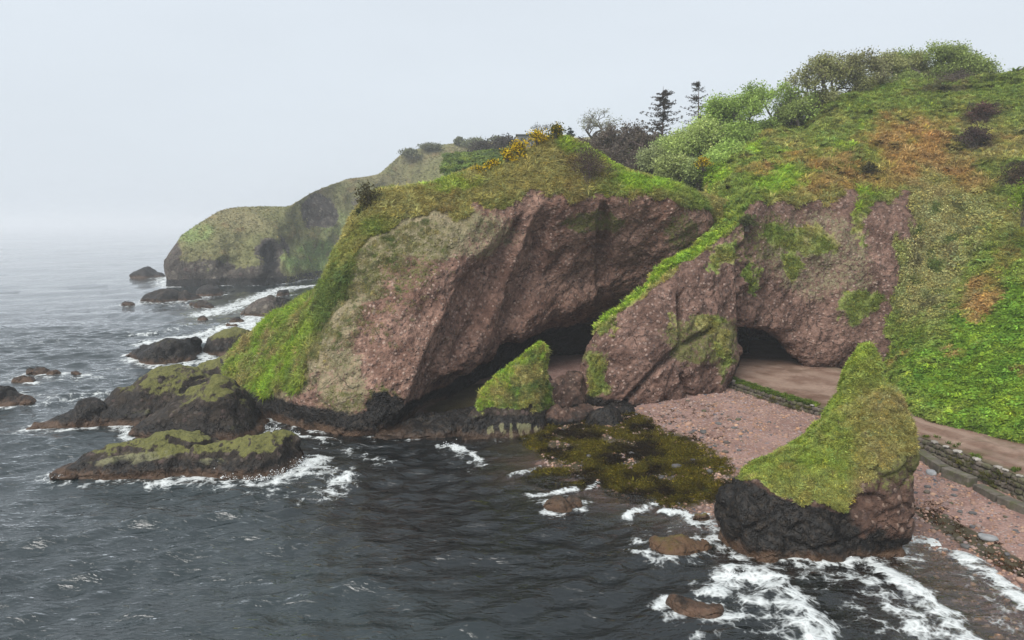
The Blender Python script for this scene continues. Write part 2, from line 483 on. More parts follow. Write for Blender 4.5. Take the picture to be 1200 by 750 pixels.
def build_A():
    ctrl = []
    for c in A_cols:
        pts = [pt(e) for e in c]
        foot = pts[0] + np.array([0, -0.3, 0.0]); foot[2] = min(-2.2, pts[0][2] - 2.2)
        cr = pts[-1]
        b1 = cr + np.array([0.5, 5, -0.9]); b2 = cr + np.array([1, 14, -6.5]); b3 = cr + np.array([2, 24, 0]); b3[2] = -2.5
        b2[2] = max(b2[2], -2.0)
        ctrl.append([foot] + pts + [b1, b2, b3])
    V, u, v = net(ctrl, 0.17)
    sg = orient(V[:, :int(V.shape[1] * .55)], (0, 0, H))
    px, py = proj(V)
    # relief: rock on the face, soft hummocks on turf
    face = sstep(5.25, 4.7, v) * sstep(1.6, 3.0, u + 0.0 * v)
    left_turf = sstep(3.3, 2.4, u) * sstep(2.0, 3.0, v)
    face = face * (1 - left_turf)
    edge = np.clip(sstep(-0.1, 0.5, v), 0.2, 1)
    V2, n = add_rock_relief(V, 1.1, 0.30, 0.12, mask=(0.25 + 0.75 * face) * edge, seed=3, outward=sg)
    turf = 1 - face
    V2 = V2 + n * (turf * (0.55 * fbm(V * 0.3, 3, 71) + 0.32 * fbm(V * 0.95, 3, 72)))[..., None]
    # deeper shadowed furrows running down the hollow
    fur = (blob(px, py, 530, 400, 22, 130, 26) + blob(px, py, 615, 330, 16, 110, 18) + 0.8 * blob(px, py, 708, 290, 10, 70, 2) + 0.7 * blob(px, py, 570, 350, 12, 110, 24)) * face
    V2 = V2 - n * (1.1 * np.clip(fur, 0, 1))[..., None]
    px, py = proj(V2)
    px = px + 30 * fbm(V2 * .3, 4, 431) + 14 * fbm(V2 * 1.0, 3, 433); py = py + 22 * fbm(V2 * .3, 4, 432) + 10 * fbm(V2 * 1.0, 3, 434)
    lipn = fbm(V * np.array([0.5, 0.5, 0.3]), 4, 88)
    veg = np.maximum(sstep(-0.1, 0.25, v - 5.0 + 0.55 * lipn), left_turf * sstep(468, 445, py - 20 * lipn))
    n4 = fbm(V * 0.22, 4, 19)
    veg = np.maximum(veg, sstep(420, 392, px - 0.55 * (330 - py) + 26 * n4) * sstep(440, 400, py) * 0.95 * (v > 1.5))
    lich = np.clip(1.0 * sstep(600, 440, px + 0.75 * (py - 250) + 70 * n4) + 0.55 * blob(px, py, 540, 275, 90, 40), 0, 1) * sstep(505, 440, py)
    lich = np.maximum(lich, 0.6 * blob(px, py, 400, 440, 40, 60))
    lich = np.maximum(lich, 0.30 * sstep(640, 470, px))
    moss = np.maximum.reduce([0.5 * blob(px, py, 400, 478, 34, 34), 0.6 * blob(px, py, 450, 475, 36, 36), 0.5 * blob(px, py, 470, 300, 90, 50, -20),
                              0.6 * blob(px, py, 690, 260, 50, 18), 0.55 * blob(px, py, 800, 275, 22, 36)])
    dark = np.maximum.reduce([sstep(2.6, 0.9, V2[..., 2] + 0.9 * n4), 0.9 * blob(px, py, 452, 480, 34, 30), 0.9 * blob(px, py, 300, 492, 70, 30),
                              0.85 * sstep(2.9, 1.6, v) * sstep(6.6, 7.6, u)])  # last term: undercut below the cave roof, wet rock plus shade put into the colour
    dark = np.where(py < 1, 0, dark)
    g = lerp(GRASS_Y, GRASS_G, sstep(-0.1, 0.35, fbm(V * 0.2, 4, 5)))
    g = lerp(g, BRACK * 0.8, 0.7 * sstep(0.15, 0.4, fbm(V * 0.28, 4, 7)) * (u > 3))
    g = lerp(g, LIME, np.maximum.reduce([blob(px, py, 755, 215, 40, 14), 0.8 * blob(px, py, 690, 182, 60, 10, 25), 0.6 * blob(px, py, 520, 216, 60, 6)]))
    lf = sstep(3.1, 2.5, u)
    g = lerp(g, lerp(lerp(LIME * 0.9, GRASS_G, sstep(-.2, .3, fbm(V * .5, 3, 12))), STRAW * .95, sstep(-0.12, 0.35, fbm(V * np.array([.9, .9, .22]), 4, 8))), lf)
    g = lerp(g, DARKG, 0.9 * blob(px, py, 400, 350, 34, 50, 35))
    f = grid_faces(V2.shape[0], V2.shape[1], flip=sg < 0)
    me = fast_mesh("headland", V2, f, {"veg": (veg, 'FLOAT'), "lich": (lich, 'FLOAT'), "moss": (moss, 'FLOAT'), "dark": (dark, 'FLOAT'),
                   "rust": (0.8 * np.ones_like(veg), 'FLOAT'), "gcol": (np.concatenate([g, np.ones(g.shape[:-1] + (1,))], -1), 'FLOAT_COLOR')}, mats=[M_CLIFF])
    link("headland", me, kind="structure")
    nn = grid_normals(V2) * sg
    px, py = proj(V2)
    return dict(V=V2, N=nn, veg=veg, g=g, u=u, v=v, px=px, py=py)
LA = build_A()

# ---------- right-hand bluff, its cave and the hillside above, down to the track
B_cols = [
    [('g', 700, 65, 0.4), (684, 462, 63.2), (682, 445, 62.8), (688, 422, 62.5), (700, 396, 62.6), (712, 376, 63.5), ('g', 735, 68, 4), ('g', 750, 72, 2)],
    [(694, 498, 57), (688, 472, 57.3), (684, 445, 58.4), (688, 415, 59.4), (703, 388, 60.4), (714, 368, 62), ('g', 745, 66.5, 6), ('g', 765, 70, 4)],
    [(728, 491, 55.8), (722, 470, 55.8), (716, 440, 56.3), (724, 395, 57.8), (742, 356, 60), (752, 338, 62.3), ('g', 775, 66, 8), ('g', 795, 69.5, 6.5)],
    [(780, 481, 56.8), (778, 460, 56.3), (778, 425, 56.6), (785, 370, 58.6), (796, 317, 61.8), (800, 295, 64.8), ('g', 825, 68.5, 11), ('g', 850, 72, 11)],
    [(830, 470, 58.5), (832, 450, 58.2), (832, 415, 58.7), (835, 350, 60.8), (846, 282, 64), (848, 264, 66.2), (846, 234, 73), (828, 204, 82)],
    [(856, 459, 60.5), (859, 435, 60.6), (861, 400, 61.5), (866, 330, 63.3), (880, 248, 66), (888, 224, 70), (880, 190, 78), (870, 168, 88)],
    [('g', 876, 84, 1.7), ('g', 874, 80, 5.2), (876, 387, 65.0), (890, 330, 66), (905, 241, 68), (912, 210, 73), (915, 180, 80), (912, 152, 89)],
    [('g', 908, 84, 1.7), ('g', 906, 80, 5.2), (905, 390, 66.3), (925, 330, 67), (938, 239, 69), (945, 200, 75), (945, 168, 82), (945, 148, 90)],
    [(944, 437, 70.5), (940, 428, 68.2), (942, 410, 66.8), (960, 330, 67.2), (975, 239, 69.3), (985, 195, 76), (985, 153, 83), (975, 121, 91)],
    [(985, 438, 68.5), (985, 428, 66.8), (990, 405, 66), (1003, 330, 66.8), (1012, 239, 69.5), (1030, 190, 77), (1030, 139, 84), (1015, 107, 92)],
    [(1020, 441, 65.5), (1022, 428, 65.5), (1028, 400, 65.6), (1040, 320, 66.8), (1050, 236, 70), (1060, 185, 77), (1060, 138, 84.5), (1055, 99, 92)],
    [(1040, 452, 61), (1048, 430, 62), (1058, 395, 63), (1080, 315, 66), (1092, 239, 70), (1095, 190, 76.5), (1095, 137, 84), (1095, 97, 92)],
    [(1052, 476, 52.5), (1065, 450, 54.5), (1085, 410, 58), (1118, 325, 64.5), (1128, 249, 69), (1130, 195, 75.5), (1130, 136, 83), (1130, 94, 91)],
    [(1088, 494, 48), (1100, 470, 50), (1122, 430, 53.5), (1155, 345, 60.5), (1162, 255, 67), (1165, 200, 73), (1165, 141, 81), (1162, 92, 90)],
    [(1140, 507, 45.5), (1150, 480, 47.5), (1165, 430, 51), (1190, 350, 58), (1195, 265, 65), (1197, 205, 71.5), (1200, 140, 80), (1200, 88, 89)],
    [(1205, 522, 42.5), (1210, 490, 44.5), (1225, 440, 48), (1240, 350, 55.5), (1250, 260, 63), (1250, 195, 70), (1250, 130, 79), (1250, 79, 88)],
    [(1330, 557, 37.5), (1335, 510, 40), (1345, 450, 44), (1350, 350, 52), (1350, 255, 60), (1350, 185, 68), (1350, 120, 77), (1350, 66, 87)],
    [(1600, 650, 31), (1600, 575, 34), (1600, 480, 39), (1600, 360, 49), (1600, 250, 58), (1600, 175, 66), (1600, 105, 76), (1600, 50, 86)],
]
def build_B():
    ctrl = []
    for k, c in enumerate(B_cols):
        pts = [pt(e) for e in c]
        foot = pts[0].copy(); foot[2] = pts[0][2] - 2.0
        r = pts[-1]
        if k < 4:
            b = [r + np.array([1, 3, -2]), r + np.array([2, 6, -5]), r + np.array([3, 9, -9])]
        else:
            b = [r + np.array([2, 8, 0.2]), r + np.array([4, 26, -3.5]), r + np.array([8, 60, -14])]
        ctrl.append([foot] + pts + b)
    V, u, v = net(ctrl, 0.19)
    sg = orient(V[:, :int(V.shape[1] * .5)], (0, 0, H))
    px, py = proj(V)
    face = sstep(5.15, 4.6, v) * sstep(10.8, 10.0, u + 0.35 * fbm(V * .3, 3, 2))
    edge = np.clip(sstep(0.2, 1.4, v), 0.25, 1)
    V2, n = add_rock_relief(V, 0.95, 0.45, 0.12, mask=face * edge + 0.05, seed=23, outward=sg)
    turf = 1 - face
    calm = sstep(0.6, 1.8, v)
    V2 = V2 + n * (turf * calm * (0.85 * fbm(V * 0.22, 3, 171) + 0.5 * fbm(V * 0.75, 3, 172) + 0.22 * fbm(V * 2.0, 2, 173)))[..., None]
    px, py = proj(V2)
    # cracks in the bluff
    crk = np.zeros_like(px)
    for (x0, y0, x1, y1, w) in [(770, 432, 800, 405, 4), (800, 405, 835, 385, 3.5), (770, 432, 735, 470, 3.5), (796, 345, 800, 405, 3), (868, 290, 872, 400, 5), (800, 440, 812, 470, 3), (880, 300, 876, 240, 4)]:
        t = np.clip(((px - x0) * (x1 - x0) + (py - y0) * (y1 - y0)) / ((x1 - x0) ** 2 + (y1 - y0) ** 2), 0, 1)
        d = np.hypot(px - x0 - t * (x1 - x0), py - y0 - t * (y1 - y0))
        crk = np.maximum(crk, sstep(w * 1.7, 0, d))
    V2 = V2 - n * (0.8 * crk * face)[..., None]
    px = px + 24 * fbm(V2 * .35, 4, 441) + 12 * fbm(V2 * 1.1, 3, 443); py = py + 22 * fbm(V2 * .35, 4, 442) + 10 * fbm(V2 * 1.1, 3, 444)
    lipn = fbm(V * np.array([0.5, 0.5, 0.3]), 4, 188)
    n4 = fbm(V * 0.25, 4, 119)
    veg = np.maximum(sstep(-0.1, 0.3, v - 5.0 + 0.6 * lipn), sstep(0.1, 0.7, u - 9.95 + 0.9 * lipn) * (v > 1.02))
    patch = np.maximum.reduce([0.62 * blob(px, py, 940, 280, 60, 22, 10), 0.62 * blob(px, py, 930, 310, 20, 20), 0.66 * blob(px, py, 826, 380, 20, 18, 30), 0.72 * blob(px, py, 700, 440, 18, 34),
                               0.62 * blob(px, py, 845, 410, 8, 34), 0.6 * blob(px, py, 1010, 360, 30, 30), 0.55 * blob(px, py, 790, 375, 14, 16), 0.6 * blob(px, py, 850, 300, 26, 18, -40),
                               0.55 * blob(px, py, 1012, 260, 14, 40), 0.55 * blob(px, py, 885, 320, 12, 30), 0.7 * blob(px, py, 712, 385, 14, 20, 40)])
    veg = np.maximum(veg, np.clip(patch + 0.3 * lipn * (patch > .05), 0, 1) * (v < 5.2))
    lich = np.maximum(0.28 * sstep(-.2, .4, n4), 0.5 * blob(px, py, 960, 300, 90, 70))
    moss = np.maximum.reduce([0.6 * blob(px, py, 820, 400, 60, 40), 0.5 * blob(px, py, 900, 280, 60, 40), 0.75 * blob(px, py, 700, 440, 20, 40), 0.6 * blob(px, py, 845, 420, 12, 40), 0.35 * sstep(0, .5, n4)])
    dark = np.maximum.reduce([sstep(2.2, 0.7, V2[..., 2] + 0.7 * n4) * (px < 775) * sstep(775, 725, px), 0.85 * blob(px, py, 705, 485, 36, 22), 0.75 * sstep(2.6, 1.5, v) * blob(px, py, 900, 420, 60, 40)])  # last term turns the walls inside the cave near black
    g = hill_tint(V2, px, py)
    led = sstep(4.75, 5.0, v) * sstep(6.2, 5.6, v) * sstep(4.6, 3.8, u)
    g = lerp(g, LIME, led * sstep(5.05, 5.3, v)); g = lerp(g, GRASS_Y, led * sstep(5.3, 5.05, v) * .7)
    g = lerp(g, lerp(GRASS_G, GRASS_Y, sstep(-.1, .3, n4)), (v < 4.9) * sstep(10.6, 10.2, u) * 0.8)
    f = grid_faces(V2.shape[0], V2.shape[1], flip=sg < 0)
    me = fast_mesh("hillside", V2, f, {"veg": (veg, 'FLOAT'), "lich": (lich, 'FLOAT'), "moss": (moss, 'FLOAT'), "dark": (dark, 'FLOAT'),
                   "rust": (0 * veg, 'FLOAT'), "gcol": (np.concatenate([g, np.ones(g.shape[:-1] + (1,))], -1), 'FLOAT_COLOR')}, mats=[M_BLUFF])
    link("hillside", me, kind="structure")
    nn = grid_normals(V2) * sg
    px, py = proj(V2)
    return dict(V=V2, N=nn, veg=veg, g=g, u=u, v=v, px=px, py=py)
LB = build_B()

# ---------- wooded ground behind the headland
def build_D():
    ctrl = []
    for px, y3, y4, y5 in [(520, 240, 205, 196), (600, 232, 196, 188), (680, 224, 196, 186), (740, 222, 200, 186), (790, 218, 198, 180), (830, 200, 186, 172), (880, 188, 178, 172), (940, 180, 174, 170)]:
        ctrl.append([pt(('g', px, 87.5, 3)), pt(('g', px, 90, 12)), P(px, y3, 92), P(px, y4, 104), P(px, y5, 125), P(px, y5 - 13, 170), P(px, y5 - 10, 240)])
    V, u, v = net(ctrl, 0.7)
    sg = 1.0 if grid_normals(V)[..., 2].mean() > 0 else -1.0
    V = V + np.array([0, 0, 1.0]) * (0.7 * fbm(V * 0.15, 3, 41) + 0.3 * fbm(V * .5, 3, 42))[..., None]
    px, py = proj(V)
    g = lerp(DARKG, GRASS_G, sstep(-.2, .4, fbm(V * .15, 3, 43)))
    o = np.ones(px.shape)
    me = fast_mesh("valley_ground", V, grid_faces(V.shape[0], V.shape[1], flip=sg < 0), {"veg": (o, 'FLOAT'), "lich": (0 * o, 'FLOAT'), "moss": (0 * o, 'FLOAT'), "dark": (0 * o, 'FLOAT'),
                   "rust": (0 * o, 'FLOAT'), "gcol": (np.concatenate([g, o[..., None]], -1), 'FLOAT_COLOR')}, mats=[M_BLUFF])
    link("valley_ground", me, kind="structure")
    return dict(V=V, N=grid_normals(V) * sg, veg=o, g=g, u=u, v=v, px=px, py=py)
LD = build_D()

# ---------- the far headland and the misty hill behind it
E_cols = [
    [('g', 203, 192, -1), ('g', 203, 192, 2), ('g', 205, 191, 5), ('g', 209, 191, 8)],
    [(198, 336, 178), (199, 321, 178.3), (201, 308, 179), (207, 290, 182)],
    [(214, 336, 177), (213, 312, 178), (217, 288, 180.5), (226, 265, 187)],
    [(245, 334, 179), (244, 306, 180), (248, 274, 184), (257, 247, 193)],
    [(280, 333, 181), (280, 306, 182.5), (286, 274, 188), (300, 243, 201)],
    [(310, 332, 183), (312, 306, 185), (322, 275, 192), (336, 243, 206)],
    [(340, 329, 190), (345, 308, 195), (352, 268, 209), (363, 227, 221)],
    [(372, 325, 205), (377, 300, 213), (386, 258, 225), (400, 213, 239)],
    [(420, 321, 218), (420, 295, 226), (425, 252, 238), (442, 206, 252)],
    [(465, 320, 225), (465, 290, 235), (466, 240, 250), (470, 183, 264)],
    [(520, 318, 230), (520, 280, 240), (520, 230, 255), (522, 172, 272)],
    [(600, 316, 235), (600, 270, 245), (600, 220, 260), (600, 167, 277)],
    [(720, 316, 240), (720, 270, 250), (720, 220, 264), (720, 163, 282)],
    [(900, 316, 240), (900, 270, 250), (900, 220, 264), (900, 160, 284)],
]
def build_E():
    ctrl = []
    for c in E_cols:
        pts = [pt(e) for e in c]
        foot = pts[0].copy(); foot[2] = -3
        r = pts[-1]
        ctrl.append([foot] + pts + [r + np.array([2, 12, -0.3]), r + np.array([6, 40, -4]), r + np.array([10, 90, 0]) * 1.0 - np.array([0, 0, r[2] + 3])])
    V, u, v = net(ctrl, 0.85)
    sg = orient(V[:, :int(V.shape[1] * .45)], (0, 0, H))
    px, py = proj(V)
    m = sstep(-0.1, 1.0, v) * 0.8 + 0.2
    n = grid_normals(V) * sg
    d = 2.4 * fbm(V * 0.06, 4, 201) + 3.4 * (ridged(V * np.array([.085, .085, .045]), 4, 203) - .5) * sstep(4.0, 3.0, v) + 0.5 * fbm(V * .4, 3, 205)
    V2 = V + n * (d * m * (0.35 + 0.65 * sstep(4.2, 3.6, v)))[..., None]
    # sea caves and the little stack at the foot
    cave = np.maximum.reduce([blob(px, py, 318, 300, 12, 18), 0.9 * blob(px, py, 268, 310, 14, 10)])
    V2 = V2 - n * (2.2 * np.clip(cave * (1 + fbm(V * .25, 3, 215)), 0, 1.3))[..., None]
    V2 = V2 + n * (3.0 * blob(px, py, 300, 316, 11, 15))[..., None]
    px, py = proj(V2)
    n4 = fbm(V * .09, 4, 207); n5 = fbm(V * .3, 3, 209)
    px = px + 22 * fbm(V2 * .07, 4, 211) + 9 * fbm(V2 * .3, 3, 213); py = py + 14 * fbm(V2 * .07, 4, 212) + 6 * fbm(V2 * .3, 3, 214)
    rock = np.maximum.reduce([sstep(296, 320, py + 14 * n4 + 10 * n5) * sstep(345, 325, px), 0.95 * blob(px, py, 375, 250, 30, 24), 0.9 * blob(px, py, 318, 298, 22, 26), 0.75 * sstep(215, 202, px),
                              0.7 * blob(px, py, 400, 282, 16, 8), 0.6 * blob(px, py, 430, 235, 30, 8)])
    veg = 1 - np.clip(rock + 0.5 * n5 * (rock > 0.1), 0, 1) * 0.9
    g = lerp(np.array([.22, .22, .09]), np.array([.28, .25, .125]), sstep(-.2, .3, n4))
    g = lerp(g, np.array([.30, .42, .14]), np.maximum.reduce([blob(px, py, 370, 300, 40, 22), 0.7 * blob(px, py, 580, 195, 60, 20), 0.6 * blob(px, py, 225, 275, 20, 20), .5 * blob(px, py, 400, 265, 30, 20)]) * sstep(-.35, .1, n5))
    g = lerp(g, BRACK * .7, 0.5 * sstep(.1, .4, n5))
    dark = np.maximum(sstep(2.6, .8, V2[..., 2]) * .9, .9 * blob(px, py, 318, 300, 14, 22))  # second term paints the shade of the cave hole into the rock colour
    o = np.ones(px.shape)
    me = fast_mesh("far_headland", V2, grid_faces(V2.shape[0], V2.shape[1], flip=sg < 0), {"veg": (veg, 'FLOAT'), "lich": (.25 * o, 'FLOAT'), "moss": (.3 * o, 'FLOAT'), "dark": (dark, 'FLOAT'),
                   "rust": (0 * o, 'FLOAT'), "gcol": (np.concatenate([g, o[..., None]], -1), 'FLOAT_COLOR')}, mats=[M_FAR])
    link("far_headland", me, kind="structure")
    px, py = proj(V2)
    return dict(V=V2, N=grid_normals(V2) * sg, veg=veg, g=g, u=u, v=v, px=px, py=py)
LE = build_E()
# ------------------------------------------------------------------ beach and sea bed (one sheet), track, sea
SHORE = np.array([[-9.0, 130.0, 0.0], [-8.6, 70.0, 0.0]] + [list(G(*q)) for q in [(478, 484), (530, 478), (585, 490), (628, 508), (650, 546), (700, 562), (760, 576), (830, 592), (900, 612), (1000, 616), (1062, 621),
                 (1092, 632), (1130, 653), (1165, 679), (1200, 706), (1290, 785), (1400, 900), (1700, 1250)]])[:, :2]
def shore_sd(x, y):
    """signed distance to the water line, + on land"""
    p = np.stack([x, y], -1)
    best = np.full(x.shape, 1e9); ins = np.zeros(x.shape, bool)
    for a, b in zip(SHORE[:-1], SHORE[1:]):
        ab = b - a
        t = np.clip(((p - a) @ ab) / (ab @ ab), 0, 1)
        d = np.linalg.norm(p - a - t[..., None] * ab, axis=-1)
        best = np.minimum(best, d)
    poly = np.concatenate([SHORE, [[400.0, SHORE[-1, 1]], [400.0, 130.0]]])
    for a, b in zip(poly, np.roll(poly, -1, 0)):
        if a[1] == b[1]: continue
        ins ^= ((a[1] > y) != (b[1] > y)) & (x < (b[0] - a[0]) * (y - a[1]) / (b[1] - a[1]) + a[0])
    return np.where(ins, best, -best)

def ground_z(x, y):
    sd = shore_sd(x, y)
    p = np.stack([x, y, 0 * x], -1)
    land = 0.30 * (1 - np.exp(-np.maximum(sd, 0) / 2.0)) + 0.062 * np.maximum(sd, 0)
    land = np.minimum(land, 1.25)
    sea = -np.where(x > 9, .06, .10) * np.maximum(-sd, 0) - np.where(x > 9, .009, .014) * np.maximum(-sd, 0) ** 2
    z = np.where(sd > 0, land, np.maximum(sea, -7.0))
    z = z + 0.09 * fbm(p * 0.5, 3, 301) + 0.04 * fbm(p * 1.7, 3, 303)
    # scour step along the storm line, right of the stack
    return z

def axis_pts(lo, hi, flo, fhi, step, grow=1.12):
    a = list(np.arange(flo, fhi + step * .5, step))
    s, x = step, a[-1]
    while x < hi:
        s *= grow; x += s; a.append(x)
    s, x = step, a[0]
    while x > lo:
        s *= grow; x -= s; a.insert(0, x)
    return np.array(a)

def beach_mat():
    t = NT("beach")
    p = t.pos()
    n1 = t.noise(p, 0.5, 5, .6); n2 = t.noise(p, 5.0, 6, .7)
    c = t.mix(t.ss(n1, .35, .65), (0.235, 0.138, 0.112), (0.33, 0.21, 0.175))
    c = t.mix(t.ss(n2, .35, .7), t.mix(1.0, c, (.6, .58, .58), 'MULTIPLY'), c)
    vd = t.voro(p, 5.5); vc = t.voro(p, 5.5, out="Color")
    pr = t.n("SeparateColor", {0: vc}, 0); pg = t.n("SeparateColor", {0: vc}, 1)
    peb = t.mix(pg, (0.10, 0.085, 0.085), (0.36, 0.30, 0.28))
    c = t.mix(t.math('MULTIPLY', t.ss(vd, .42, .25), t.ss(pr, .55, .8)), c, peb)
    # weed litter (the mask also holds painted cave floor shade) and the darker damp strip
    z = t.n("SeparateXYZ", {0: p}, 2)
    wr = t.noise(p, 0.9, 6, .7)
    c = t.mix(t.math('MULTIPLY', t.attr("weed"), t.ss(t.math('ADD', wr, t.math('MULTIPLY', t.attr("weed"), .5)), .55, .8)), c, t.mix(t.noise(p, 3, 4), (0.045, 0.028, 0.014), (0.10, 0.085, 0.02)))
    damp = t.ss(t.math('ADD', z, t.math('MULTIPLY', t.math('SUBTRACT', n1, .5), .5)), 0.42, 0.05)
    c = t.mix(t.math('MULTIPLY', damp, .62), c, t.mix(1.0, c, (.42, .40, .38), 'MULTIPLY'))
    # sea bed stones and kelp
    kb = t.noise(p, 0.55, 6, .65)
    sb = t.ss(z, -0.05, -0.5)
    c = t.mix(t.math('MULTIPLY', sb, t.ss(kb, .42, .58)), c, t.mix(t.noise(p, 1.8, 5), (0.02, 0.022, 0.008), (0.10, 0.085, 0.025)))
    c = t.mix(t.math('MULTIPLY', t.ss(t.attr("weed"), .15, .5), t.ss(wr, .25, .5)), c, t.mix(t.noise(p, 2.5, 4), (0.016, 0.012, 0.008), (0.065, 0.052, 0.016)))  # dark mat under the weed, and the painted shade of the cave floor
    h = t.math('ADD', n2, t.math('MULTIPLY', t.ss(vd, .5, .1), .8))
    return t.surf(Base_Color=c, Roughness=t.math('SUBTRACT', .95, t.math('MULTIPLY', damp, .5)), Normal=t.bump(h, .05))
M_BEACH = beach_mat()

def build_ground():
    xs = axis_pts(-200, 160, -24, 46, 0.24, 1.25)
    ys = axis_pts(5, 140, 22, 66, 0.24, 1.25)
    X, Y = np.meshgrid(xs, ys, indexing='ij')
    Z = ground_z(X, Y)
    V = np.stack([X, Y, Z], -1)
    px, py = proj(V)
    n = fbm(V * .4, 4, 311)
    weed = np.maximum.reduce([blob(px, py, 760, 545, 110, 50, 12), .9 * blob(px, py, 660, 510, 70, 40, 20), .9 * blob(px, py, 1150, 640, 110, 12, 30), .6 * blob(px, py, 745, 500, 30, 14, 20), .95 * blob(px, py, 575, 512, 100, 26), .95 * blob(px, py, 600, 478, 110, 34)])  # last blob: shade of the cave floor, painted in weed tones
    weed = np.clip(weed + .35 * n * (weed > .02), 0, 1)
    bowl = sstep(4, 0, V[..., 1] - 1e6)
    me = fast_mesh("beach", V, grid_faces(len(xs), len(ys)), {"weed": (weed, 'FLOAT')}, mats=[M_BEACH])
    link("beach", me, kind="structure")
build_ground()

# ---------- track: from the cave mouth along the foot of the slope
ROAD_Z = 1.8
def road_mat():
    t = NT("track")
    p = t.pos()
    n1 = t.noise(p, 0.45, 5, .6); n2 = t.noise(p, 4.0, 6, .7)
    c = t.mix(t.ss(n1, .35, .65), (0.165, 0.095, 0.065), (0.27, 0.185, 0.14))
    c = t.mix(t.ss(n2, .3, .7), t.mix(1.0, c, (.65, .63, .6), 'MULTIPLY'), c)
    ac = t.attr("across")
    edge = t.ss(t.math('ADD', t.math('ABSOLUTE', t.math('SUBTRACT', ac, .5)), t.math('MULTIPLY', t.math('SUBTRACT', t.noise(p, 1.4, 4), .5), .25)), .36, .5)
    c = t.mix(t.math('MULTIPLY', edge, .75), c, t.mix(t.noise(p, 2.2, 3), (0.07, 0.05, 0.035), (0.10, 0.095, 0.035)))
    rut = t.ss(t.math('ABSOLUTE', t.math('SUBTRACT', t.math('ABSOLUTE', t.math('SUBTRACT', ac, .5)), .2)), .1, .03)
    c = t.mix(t.math('MULTIPLY', rut, .35), c, (0.30, 0.22, 0.17))
    wet = t.ss(t.noise(p, .3, 4), .5, .62)
    c = t.mix(t.math('MULTIPLY', wet, .45), c, t.mix(1.0, c, (.5, .45, .42), 'MULTIPLY'))
    return t.surf(Base_Color=c, Roughness=t.math('SUBTRACT', .9, t.math('MULTIPLY', wet, .5)), Normal=t.bump(n2, .03))
M_ROAD = road_mat()
R_IN = np.array([G(x, y, ROAD_Z) for x, y in [(860, 420), (930, 424), (985, 436), (1020, 441), (1046, 462), (1060, 486), (1090, 496), (1140, 508), (1205, 523), (1330, 557), (1600, 660)]])
R_OUT = np.array([G(x, y, ROAD_Z) for x, y in [(845, 440), (860, 447), (905, 462), (955, 476), (1010, 490), (1062, 507), (1095, 518), (1142, 537), (1205, 562), (1330, 622), (1600, 780)]])
def build_road():
    seg = [10] * (len(R_IN) - 1)
    a, _ = catmull(R_IN, seg, 0); b, _ = catmull(R_OUT, seg, 0)
    a = a + np.array([1.2, 0.6, 0])       # tuck the inner edge under the hill foot
    t = np.linspace(0, 1, 26)
    V = a[:, None] * (1 - t[None, :, None]) + b[:, None] * t[None, :, None]
    ac = np.repeat(t[None], len(a), 0)
    V[..., 2] += 0.05 * fbm(V * .7, 3, 333) - 0.10 * np.exp(-((ac - .3) / .07) ** 2) * .4 - 0.04 * np.exp(-((ac - .7) / .07) ** 2)
    me = fast_mesh("track", V, grid_faces(V.shape[0], V.shape[1], flip=False), {"across": (ac, 'FLOAT')}, mats=[M_ROAD])
    if np.mean(grid_normals(V)[..., 2]) < 0:
        me.flip_normals()
    link("track", me, kind="structure")
    return b
ROAD_EDGE = build_road()
# ------------------------------------------------------------------ rocks in the sea and on the shore
ROCK_WL = []          # water-line points of everything that stands in the sea (for the foam)

def mask_attrs(V, veg=None, lich=None, moss=None, dark=None, rust=None, g=None):
    sh = V.shape[:-1]
    z = np.zeros(sh)
    f = lambda a: z if a is None else np.broadcast_to(a, sh)
    if g is None: g = np.broadcast_to(GRASS_G, sh + (3,))
    return {"veg": (f(veg), 'FLOAT'), "lich": (f(lich), 'FLOAT'), "moss": (f(moss), 'FLOAT'), "dark": (f(dark), 'FLOAT'), "rust": (f(rust), 'FLOAT'),
            "gcol": (np.concatenate([g, np.ones(sh + (1,))], -1), 'FLOAT_COLOR')}

